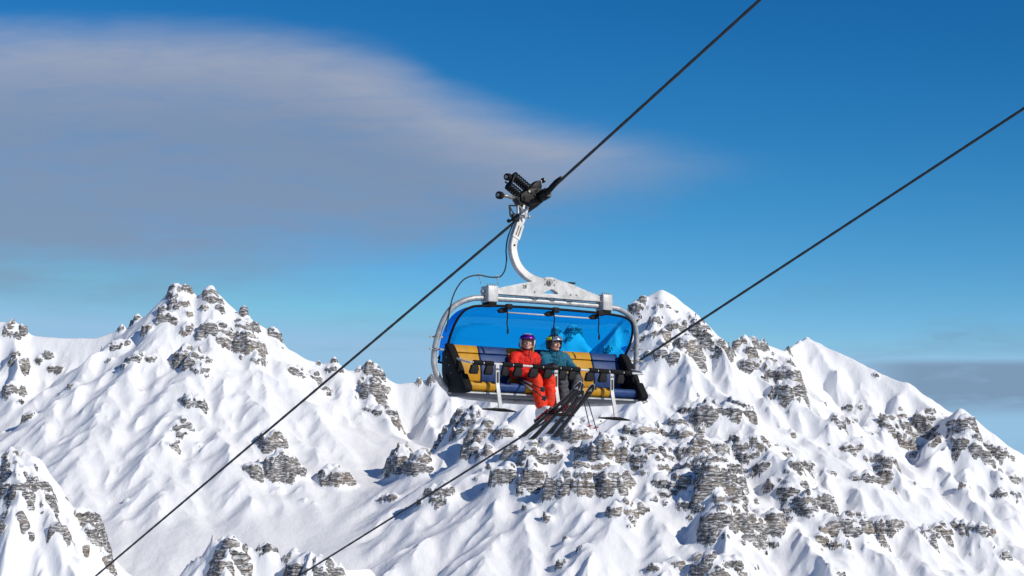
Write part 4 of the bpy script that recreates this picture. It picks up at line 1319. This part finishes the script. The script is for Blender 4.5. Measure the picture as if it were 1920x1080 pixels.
def ski_boot(parent, base, ankle, sole, fwd, main, accent):
    """shell, cuff, buckles and sole; sole = middle of the sole, fwd = toe direction"""
    f = Vector(fwd).normalized(); sd = f.cross(Vector((0, 0, 1))).normalized(); n = sd.cross(f).normalized()
    s0 = Vector(sole); an = Vector(ankle)
    def ring(c, u, v_, a, b_): return [c + u * a * math.cos(t_) + v_ * b_ * math.sin(t_) for t_ in np.linspace(0, 2 * math.pi, 17)[:-1]]
    mb = MB()
    for y, z, hw, hh in (): pass
    rings = []
    for y, hw, h in ((-.155, .030, .06), (-.145, .043, .10), (-.11, .050, .135), (-.05, .054, .145), (.02, .055, .125), (.08, .056, .095), (.125, .053, .075), (.155, .040, .06), (.168, .022, .045)):
        c = s0 + f * y + n * (h / 2)
        rings.append([c + sd * hw * max(-1, min(1, 1.25 * math.cos(t_))) + n * h / 2 * max(-1, min(1, 1.2 * math.sin(t_))) for t_ in np.linspace(0, 2 * math.pi, 17)[:-1]])
    boot = MB().loft(rings).build('boot', main, parent, base)
    axis = (an + Vector((0, 0, .16)) - (s0 - f * .05 + n * .07))
    lo = s0 - f * .055 + n * .08
    rings = []
    for k_, a, b_ in ((0, .056, .075), (.3, .058, .072), (.65, .061, .072), (1, .066, .078)):
        rings.append(ring(lo + axis * k_ * .72, sd, f, a, b_))
    MB().loft(rings).build('cuff', main, boot, base)
    rings = [ring(lo + axis * k_ * .72, sd, f, a, b_) for k_, a, b_ in ((.40, .0615, .0745), (.47, .0625, .0755), (.54, .0625, .0755))]
    MB().loft(rings).build('power_strap', accent, boot, base)
    for k_ in (.03, .075, .115):
        c = s0 + f * (k_ - .02) + n * (.128 - k_ * .45)
        MB().beam(c - sd * .045 + n * .006, c + sd * .045 + n * .006, .016, .012, up=n).build('buckle', accent, boot, base)
    MB().beam(s0 - f * .15 + n * .008, s0 + f * .16 + n * .008, .075, .018, up=n).build('sole', accent, boot, base, bevel=.004)
    return boot


def make_person(name_label, base, J, jacket_m, pants_m, helmet_m, lens_m, strap_m, hair, boots, yaw, smile, seed, W):
    root = thing('person', base, name_label, 'person')
    H_ = Head(J['head'], yaw, J.get('pitch', 0.0), J.get('roll', 0.0))
    # body, one continuous surface
    mb = MB()
    mb.ball(H_(0, -.012, .030), .088, 18, (.88, 1.02, 1.0))
    mb.ball(H_(0, .022, -.020), .068, 18, (.90, .95, 1.15))
    limb(mb, (H_(0, .045, -.072), .034), (H_(0, .062, -.088), .024))
    for sx in (-1, 1):
        mb.ball(H_(sx * .033, .060, -.030), .027, 10)                       # cheeks
        limb(mb, (H_(sx * .052, .0, -.055), .026), (H_(sx * .02, .055, -.085), .022))
        mb.ball(H_(sx * .078, -.012, -.008), .022, 8, (.5, 1, 1.4))         # ears
        mb.ball(H_(sx * .030, .074, .022), .018, 8, (1.2, .6, .5))          # brows
    limb(mb, (H_(0, .084, .012), .010), (H_(0, .108, -.026), .0145))        # nose
    mb.ball(H_(0, .088, -.056), .020, 10, (1.2, .55, .65))                  # mouth
    nk = Vector(J['neck'])
    limb(mb, (H_(0, -.02, -.04), .058), (nk, .060), (Vector(J['chest']), .12))
    limb(mb, (J['chest'], .125), (J['waist'], .11), (J['pelvis'], .125))
    for sx in ('l', 'r'):
        limb(mb, (J['chest'], .10), (J['sh_' + sx], .058), (J['el_' + sx], .043), (J['wr_' + sx], .032))
        limb(mb, (J['pelvis'], .11), (J['hip_' + sx], .088), (J['kn_' + sx], .058), (J['an_' + sx], .045))
    body = fused(mb, 'body', skin_m, root, base, .0075, 4)
    # face details
    for sx in (-1, 1):
        MB().ball(H_(sx * .030, .083, .004), .0105, 10, (1.25, .7, .7)).build('eye', teeth_m, body, base)
        MB().ball(H_(sx * .030, .0895, .004), .0058, 8).build('iris', eye_m, body, base)
        MB().tube([H_(sx * .016, .094, .020), H_(sx * .031, .091, .025), H_(sx * .047, .078, .020)], .0035, 6).build('eyebrow', hair, body, base)
    mo = [H_(x_, .0985 - 9 * x_ * x_, -.056 + smile * 9 * x_ * x_) for x_ in np.linspace(-.027, .027, 9)]
    MB().tube(mo, .0055, 8).build('mouth', lips_m, body, base)
    if smile > .5:
        MB().loft([[q + H_.R @ Vector((0, .005, .004)), q + H_.R @ Vector((0, .005, -.005))] for q in mo[1:-1]], cap=False, closed=False).build('teeth', teeth_m, body, base)
    # jacket
    mb = MB()
    ch = Vector(J['chest']); wa = Vector(J['waist']); pe = Vector(J['pelvis'])
    for sx in (-1, 1):
        limb(mb, (ch + Vector((sx * .075 * W, 0, .02)), .118 * W), (wa + Vector((sx * .06 * W, .012, 0)), .118 * W), (pe + Vector((sx * .065 * W, .01, .035)), .128 * W))
    mb.ball(ch + Vector((0, .055, 0)), .11 * W, 14); mb.ball(wa + Vector((0, .06, 0)), .105 * W, 14)
    for sx in ('l', 'r'):
        sh, el, wr = (Vector(J[k_ + sx]) for k_ in ('sh_', 'el_', 'wr_'))
        limb(mb, (ch + (sh - ch) * .45 + Vector((0, 0, .03)), .095 * W), (sh, .082 * W), (sh.lerp(el, .5), .074 * W), (el, .068 * W), (el.lerp(wr, .55), .060 * W), (wr, .050 * W))
    limb(mb, (nk + Vector((0, -.01, -.05)), .098), (nk + Vector((0, .0, .0)), .080))
    jk = fused(mb, 'jacket', jacket_m, root, base, .0095, 5, .012, 9.5, seed)
    # stand-up collar with the hood lying behind it
    rings = []
    for z_, ra, rb in ((-.035, .092, .095), (.0, .086, .090), (.035, .080, .086), (.048, .076, .082), (.045, .066, .070), (.0, .066, .068)):
        rings.append([nk + Vector((math.cos(t_) * ra, math.sin(t_) * rb + .008 + max(0, z_) * .25, z_ + (.012 * -math.sin(t_)) + .006 * math.sin(3 * t_ + seed))) for t_ in np.linspace(0, 2 * math.pi, 25)[:-1]])
    MB().loft(rings, cap=False).build('collar', jacket_m, jk, base)
    mb = MB()
    limb(mb, (nk + Vector((-.085, -.035, -.005)), .042), (nk + Vector((-.05, -.095, .0)), .050), (nk + Vector((.05, -.095, .0)), .050), (nk + Vector((.085, -.035, -.005)), .042))
    fused(mb, 'hood', jacket_m, jk, base, .009, 3, .005, 12, seed)
    # zip and pocket
    zp = curve_pts([nk + Vector((0, .10, .03)), ch + Vector((0, .182 * W, .04)), wa + Vector((0, .176 * W, .02)), pe + Vector((0, .16 * W, .06))], 5)
    MB().tube(zp, .005, 6).build('zip', glove_black, jk, base)
    pk = ch + Vector((.085, .165 * W, .0))
    MB().beam(pk + Vector((0, 0, .05)), pk + Vector((.01, .004, -.05)), .010, .008, up=(0, 1, 0)).build('pocket_zip', glove_black, jk, base)
    # trousers
    mb = MB()
    for sx in ('l', 'r'):
        hp, kn, an = (Vector(J[k_ + sx]) for k_ in ('hip_', 'kn_', 'an_'))
        limb(mb, (pe, .125), (hp, .108), (hp.lerp(kn, .5), .100), (kn, .084), (kn.lerp(an, .3), .080), (kn.lerp(an, .7), .082), (an + Vector((0, 0, .03)), .086))
    fused(mb, 'trousers', pants_m, root, base, .0095, 4, .010, 8.5, seed + 3)
    # helmet: shell down over the ears, open at the face
    def hp_(phi, z_, k_=1.0):
        zz_ = min(max(z_, -.075), .1155)
        zz_ = (zz_ - .028)
        c_ = math.sqrt(max(0.0, 1 - (zz_ / .098) ** 2)) if zz_ > 0 else 1.0 - .10 * (zz_ / .1) ** 2
        return H_(math.sin(phi) * .104 * c_ * k_, -.012 + math.cos(phi) * .122 * c_ * k_, .028 + zz_ * (k_ if zz_ > 0 else 1))
    def low(phi):
        a = abs((phi + math.pi) % (2 * math.pi) - math.pi)
        u = max(0.0, min(1.0, (a - math.radians(48)) / math.radians(26))); u = u * u * (3 - 2 * u)
        return .050 + (-.070 - .050) * u
    nph = 40; nz = 12
    rows = []
    for i in range(nz + 1):
        rows.append([hp_(2 * math.pi * j / nph, .126 - (.126 - low(2 * math.pi * j / nph)) * (i / nz) ** .8 if i else .126) for j in range(nph)])
    mb = MB(); mb.add([q for r in rows for q in r], [(i * nph + j, i * nph + (j + 1) % nph, (i + 1) * nph + (j + 1) % nph, (i + 1) * nph + j) for i in range(nz) for j in range(nph)], True)
    mb.add(rows[0], [tuple(range(nph))], True)
    he = mb.build('helmet', helmet_m, root, base)
    sd_ = he.modifiers.new('thickness', 'SOLIDIFY'); sd_.thickness = .014; sd_.offset = 1
    for phi0 in np.radians((-30, 0, 30)):
        MB().beam(hp_(phi0 * .8, .122, 1.12), hp_(phi0 * .8, .095, 1.10), .014, .006, up=H_.R @ Vector((0, 0, 1))).build('vent', black_gloss, he, base)
    for sx in (-1, 1):
        mb = MB().ball(H_(sx * .100, -.018, -.035), .045, 14, (.42, 1, 1.05)); mb.build('ear_pad', black_gloss, he, base)
    MB().tube([H_(-.098, .005, -.07), H_(-.06, .045, -.108), H_(0, .060, -.118), H_(.06, .045, -.108), H_(.098, .005, -.07)], .006, 6).build('chin_strap', glove_black, he, base)
    # goggles pushed up on the helmet front
    def gp(phi, z_, k_): return hp_(phi, z_, k_)
    def patch(p0_, p1_, zlo, zhi, k_, bow=0.0, n1=14, n2=6):
        rws = [[gp(p0_ + (p1_ - p0_) * i / n1, zlo + bow * (1 - (2 * i / n1 - 1) ** 2) * (1 - j / n2) + (zhi - zlo) * j / n2, k_) for j in range(n2 + 1)] for i in range(n1 + 1)]
        return MB().add([q for r in rws for q in r], [(i * (n2 + 1) + j, i * (n2 + 1) + j + 1, (i + 1) * (n2 + 1) + j + 1, (i + 1) * (n2 + 1) + j) for i in range(n1) for j in range(n2)], True)
    A_ = math.radians(52)
    fr_ = patch(-A_ * 1.1, A_ * 1.1, .026, .100, 1.17).build('goggle_frame', black_gloss, root, base)
    q = fr_.modifiers.new('thickness', 'SOLIDIFY'); q.thickness = .03; q.offset = -1
    ln = patch(-A_, A_, .031, .094, 1.20, .010).build('goggle_lens', lens_m, fr_, base)
    q = ln.modifiers.new('thickness', 'SOLIDIFY'); q.thickness = .006; q.offset = 0
    sp_ = patch(A_ * 1.08, 2 * math.pi - A_ * 1.08, .045, .085, 1.155, 0, 30, 2).build('goggle_strap', strap_m, fr_, base)
    q = sp_.modifiers.new('thickness', 'SOLIDIFY'); q.thickness = .006; q.offset = 0
    # hair that shows below the helmet
    if J.get('hair'):
        mb = MB()
        for k_ in range(14):
            a = math.radians(70 + k_ * 220 / 13)
            st = H_(math.sin(a) * .088, math.cos(a) * .09 - .012, -.04)
            limb(mb, (st, .012), (st + Vector((.004 * math.sin(k_ * 2.1), .0, -.045)), .011), (st + Vector((.010 * math.sin(k_), .008, -.085)), .006))
        fused(mb, 'hair', hair, root, base, .006, 2)
    for sx in ('l', 'r'):
        ski_boot(root, base, J['an_' + sx], J['so_' + sx], J['ft_' + sx], *boots)
    return root


def thing_child(name, parent):
    o = bpy.data.objects.new(name, None); COL.objects.link(o); o.parent = parent; return o


WSKI = [((-.29, .02, -.812), (-.24, 1.60, -.148)), ((-.15, .07, -.848), (-.13, 1.48, -.152))]
MSKI = [((.34, -.25, -.735), (0, 1.257, -.232)), ((.42, -.226, -.785), (.13, 1.34, -.148))]


def at_y(s_, y, lift=0.0):
    a, b_ = Vector(s_[0]), Vector(s_[1]); u = (y - a.y) / (b_.y - a.y); d = (b_ - a).normalized()
    sd = d.cross(Vector((0, 0, 1))).normalized(); n = sd.cross(d)
    return a + (b_ - a) * u + n * lift, d


wl, wld = at_y(WSKI[0], .64, .052); wr_, wrd = at_y(WSKI[1], .64, .052)
woman_J = dict(head=(-.262, .150, .585), neck=(-.262, .105, .440), chest=(-.262, .075, .300), waist=(-.262, .105, .160), pelvis=(-.262, .150, .045),
               sh_l=(-.440, .075, .365), sh_r=(-.090, .075, .372), el_l=(-.525, .150, .135), el_r=(.005, .230, .150), wr_l=(-.535, .340, .045), wr_r=(-.115, .420, .070),
               hip_l=(-.345, .180, .035), hip_r=(-.180, .180, .035), kn_l=(-.365, .570, .010), kn_r=(-.130, .575, .005),
               an_l=(wl.x - .03, .600, -.375), an_r=(wr_.x, .605, -.375), so_l=tuple(wl), so_r=tuple(wr_), ft_l=tuple(wld), ft_r=tuple(wrd), hair=True, pitch=.04, roll=.06)
woman_base = (-.26, .18, -.075)
woman = make_person('smiling person in red jacket and red trousers with white helmet and violet goggles', woman_base, woman_J, red_shell, orange_shell, white_gloss, lens_violet,
                    black_gloss, hair_m, (boot_white, boot_red), math.radians(-26), 1.0, 1.3, .93)
glove(woman, woman_base, (-.535, .355, .030), (.05, .75, -.35), (.35, -.25, -.9), 1.15, glove_black, 1)
glove(woman, woman_base, (-.125, .435, .062), (-.35, .75, -.25), (-.2, -.2, -.95), .55, glove_black, -1)

ml, mld = at_y(MSKI[0], .56, .052); mr, mrd = at_y(MSKI[1], .58, .052)
man_J = dict(head=(.205, .150, .592), neck=(.215, .100, .448), chest=(.232, .070, .310), waist=(.238, .100, .165), pelvis=(.240, .150, .048),
             sh_l=(.045, .075, .385), sh_r=(.420, .070, .395), el_l=(-.030, .300, .190), el_r=(.495, .190, .225), wr_l=(-.070, .510, .215), wr_r=(.450, .385, .105),
             hip_l=(.160, .180, .040), hip_r=(.325, .180, .040), kn_l=(.085, .555, .035), kn_r=(.350, .555, .030),
             an_l=(ml.x - .035, .560, -.335), an_r=(mr.x + .02, .570, -.335), so_l=tuple(ml), so_r=tuple(mr), ft_l=tuple(mld), ft_r=tuple(mrd), pitch=.0, roll=-.02)
man_base = (.24, .18, -.075)
man = make_person('person in teal jacket and dark grey trousers with black helmet and lime goggle strap', man_base, man_J, teal_shell, grey_shell, black_gloss, lens_silver,
                  strap_lime, hair_d, (boot_black, boot_red), math.radians(6), .1, 5.1, 1.0)
glove(man, man_base, (-.075, .535, .222), (-.12, .8, .05), (0, -.1, -1), 1.1, glove_black, 1)
glove(man, man_base, (.447, .40, .092), (-.1, .75, -.45), (-.3, -.3, -.9), 1.15, glove_black, -1, cuff_red)

# ------------------------------------------------------------------ skis
pole_silver = simple_mat('silver_pole_shaft', (.62, .63, .65), .3, .6, .08)
ski_black = simple_mat('black_ski_base', (.011, .011, .012), .55, 0, .3, 8, wear=(.02, .02, .02), spec=.3)
ski_top = simple_mat('dark_ski_topsheet', (.035, .036, .042), .3, 0, .3, 10)
logo_white = simple_mat('white_print', (.72, .72, .72), .5)


def make_ski(tail, tip, label):
    a, b_ = Vector(tail), Vector(tip); d = (b_ - a).normalized(); L = (b_ - a).length
    sd = d.cross(Vector((0, 0, 1))).normalized(); n = sd.cross(d)
    base = tuple(a.lerp(b_, .4))
    root = thing('ski', base, label, 'ski', 'skis worn by the two riders')
    def st(u):
        w = .034 + .022 * (2 * u - .95) ** 2
        if u > .90: w = .054 * math.sqrt(max(0.0, 1 - ((u - .90) / .1) ** 2)) * .98 + .001
        if u < .012: w *= .9
        up_ = 0.0
        if u > .84: up_ = .055 * ((u - .84) / .16) ** 2
        if u < .05: up_ = .012 * ((.05 - u) / .05) ** 2
        th = .009 + .010 * math.exp(-((u - .42) / .25) ** 2)
        return a + d * (L * u) + n * up_, w, th
    us = list(np.linspace(0, .84, 22)) + list(np.linspace(.86, 1, 16))
    def layer(k0, k1, grow):
        rg = []
        for u in us:
            c, w, th = st(u); w += grow
            rg.append([c - sd * w + n * th * k0, c + sd * w + n * th * k0, c + sd * w + n * th * k1, c - sd * w + n * th * k1])
        return MB().loft(rg)
    core = layer(0.0, .25, 0).build('running_base', ski_black, root, base)
    layer(.255, .42, .0022).build('steel_edge', pole_silver, root, base)
    layer(.405, 1.0, -.0015).build('top_sheet', ski_top, root, base)
    # three-armed white emblem on the base near the tip
    c, w, th = st(.925); c2, _, _ = st(.94); dd = (c2 - c).normalized(); nn = sd.cross(dd).normalized()
    mb = MB()
    for k_ in range(3):
        t_ = 2 * math.pi * k_ / 3 + math.pi / 2
        def at2(r, o_): return c - nn * .0012 + (sd * math.cos(t_ + o_) + dd * math.sin(t_ + o_)) * r
        tipp, lft, rgt = at2(.052 if k_ == 0 else .040, 0), at2(.013, .75), at2(.013, -.75)
        cen = c - nn * .0012
        vs = [cen, lft, tipp, rgt]
        mb.add(vs + [q - nn * .0015 for q in vs], [(0, 1, 2, 3), (7, 6, 5, 4), (1, 5, 6, 2), (2, 6, 7, 3), (0, 4, 5, 1), (3, 7, 4, 0)])
    mb.build('emblem', logo_white, core, base)
    rim = [st(u)[0] + sd * sg * (st(u)[1] + .001) + n * .003 for sg, rng_ in ((-1, np.linspace(.93, 1, 8)), (1, np.linspace(1, .93, 8))) for u in rng_]
    MB().tube(rim, .0035, 6).build('tip_guard', logo_white, root, base)
    c, w, th = st(.40)
    mb = MB().beam(c + d * .17 + n * (th + .018), c + d * .25 + n * (th + .018), .062, .034, up=n)
    mb.build('toe_binding', boot_black, root, base, bevel=.006)
    MB().beam(c - d * .25 + n * (th + .022), c - d * .165 + n * (th + .022), .058, .042, up=n).build('heel_binding', boot_black, root, base, bevel=.006)
    MB().beam(c - d * .255 + n * (th + .05), c - d * .21 + n * (th + .05), .05, .014, up=n).build('brake_lever', boot_red, root, base, bevel=.003)
    return root


make_ski(*WSKI[0], 'black ski of the person in red, leftmost tail of the four skis')
make_ski(*WSKI[1], 'black ski of the person in red, nearer to the person in teal')
make_ski(*MSKI[0], 'black ski of the person in teal, nearer to the person in red')
make_ski(*MSKI[1], 'black ski of the person in teal, rightmost tip of the four skis')

# ------------------------------------------------------------------ poles
pole_black = simple_mat('black_pole_shaft', (.02, .02, .022), .35, .1, .2)
basket_red = simple_mat('red_basket', (.62, .025, .02), .45, 0, .08)


def make_pole(top, tip, label, basket_m, silver):
    a, b_ = Vector(top), Vector(tip); d = (b_ - a).normalized(); base = tuple(a)
    root = thing('ski_pole', base, label, 'ski pole', 'ski poles held by the two riders')
    L = (b_ - a).length
    MB().tube([a, a + d * .03, a + d * .12], [.017, .014, .0125], 12).build('grip', glove_black, root, base)
    MB().ball(a, .0185, 10, (1, 1, .8)).build('pommel', glove_black, root, base)
    if silver:
        MB().tube([a + d * .12, a + d * L * .52], [.011, .0095], 10).build('upper_shaft', pole_silver, root, base)
        MB().tube([a + d * L * .52, b_ - d * .03], [.0092, .0065], 10).build('lower_shaft', pole_black, root, base)
    else:
        MB().tube([a + d * .12, b_ - d * .03], [.0098, .0065], 10).build('shaft', pole_black, root, base)
    MB().tube([b_ - d * .03, b_], [.005, .002], 8).build('tip', steel_rim, root, base)
    c = b_ - d * .065
    u = d.cross(Vector((0, 0, 1))).normalized(); w = u.cross(d)
    rg = []
    for off, r in ((-.012, .012), (-.006, .026), (.0, .040), (.004, .041), (.006, .026), (.010, .012)):
        rg.append([c + d * off + (u * math.cos(t_) + w * math.sin(t_)) * r * (1 + .12 * math.cos(5 * t_)) for t_ in np.linspace(0, 2 * math.pi, 21)[:-1]])
    MB().loft(rg).build('basket', basket_m, root, base)
    st = [a + d * .01 + Vector((.0, 0, 0)), a + d * .06 + u * .05 - w * .02, a + d * .12 + u * .055 - w * .03, a + d * .15 + u * .02 - w * .015, a + d * .03]
    MB().tube(curve_pts(st, 5), .005, 6).build('strap', glove_black, root, base)
    return root


make_pole((-.518, .365, .020), (-.681, 1.313, -.218), 'silver and black ski pole of the person in red, upper of its pair', pole_black, True)
make_pole((-.545, .365, .005), (-.650, 1.310, -.350), 'silver and black ski pole of the person in red, lower of its pair', pole_black, True)
make_pole((.425, .435, .145), (.598, .520, -.700), 'thin black ski pole with red basket, left of the hanging pair', basket_red, False)
make_pole((.455, .450, .150), (.722, .505, -.720), 'thin black ski pole with red basket, right of the hanging pair', basket_red, False)
bpy.data.scenes.remove(TMP)
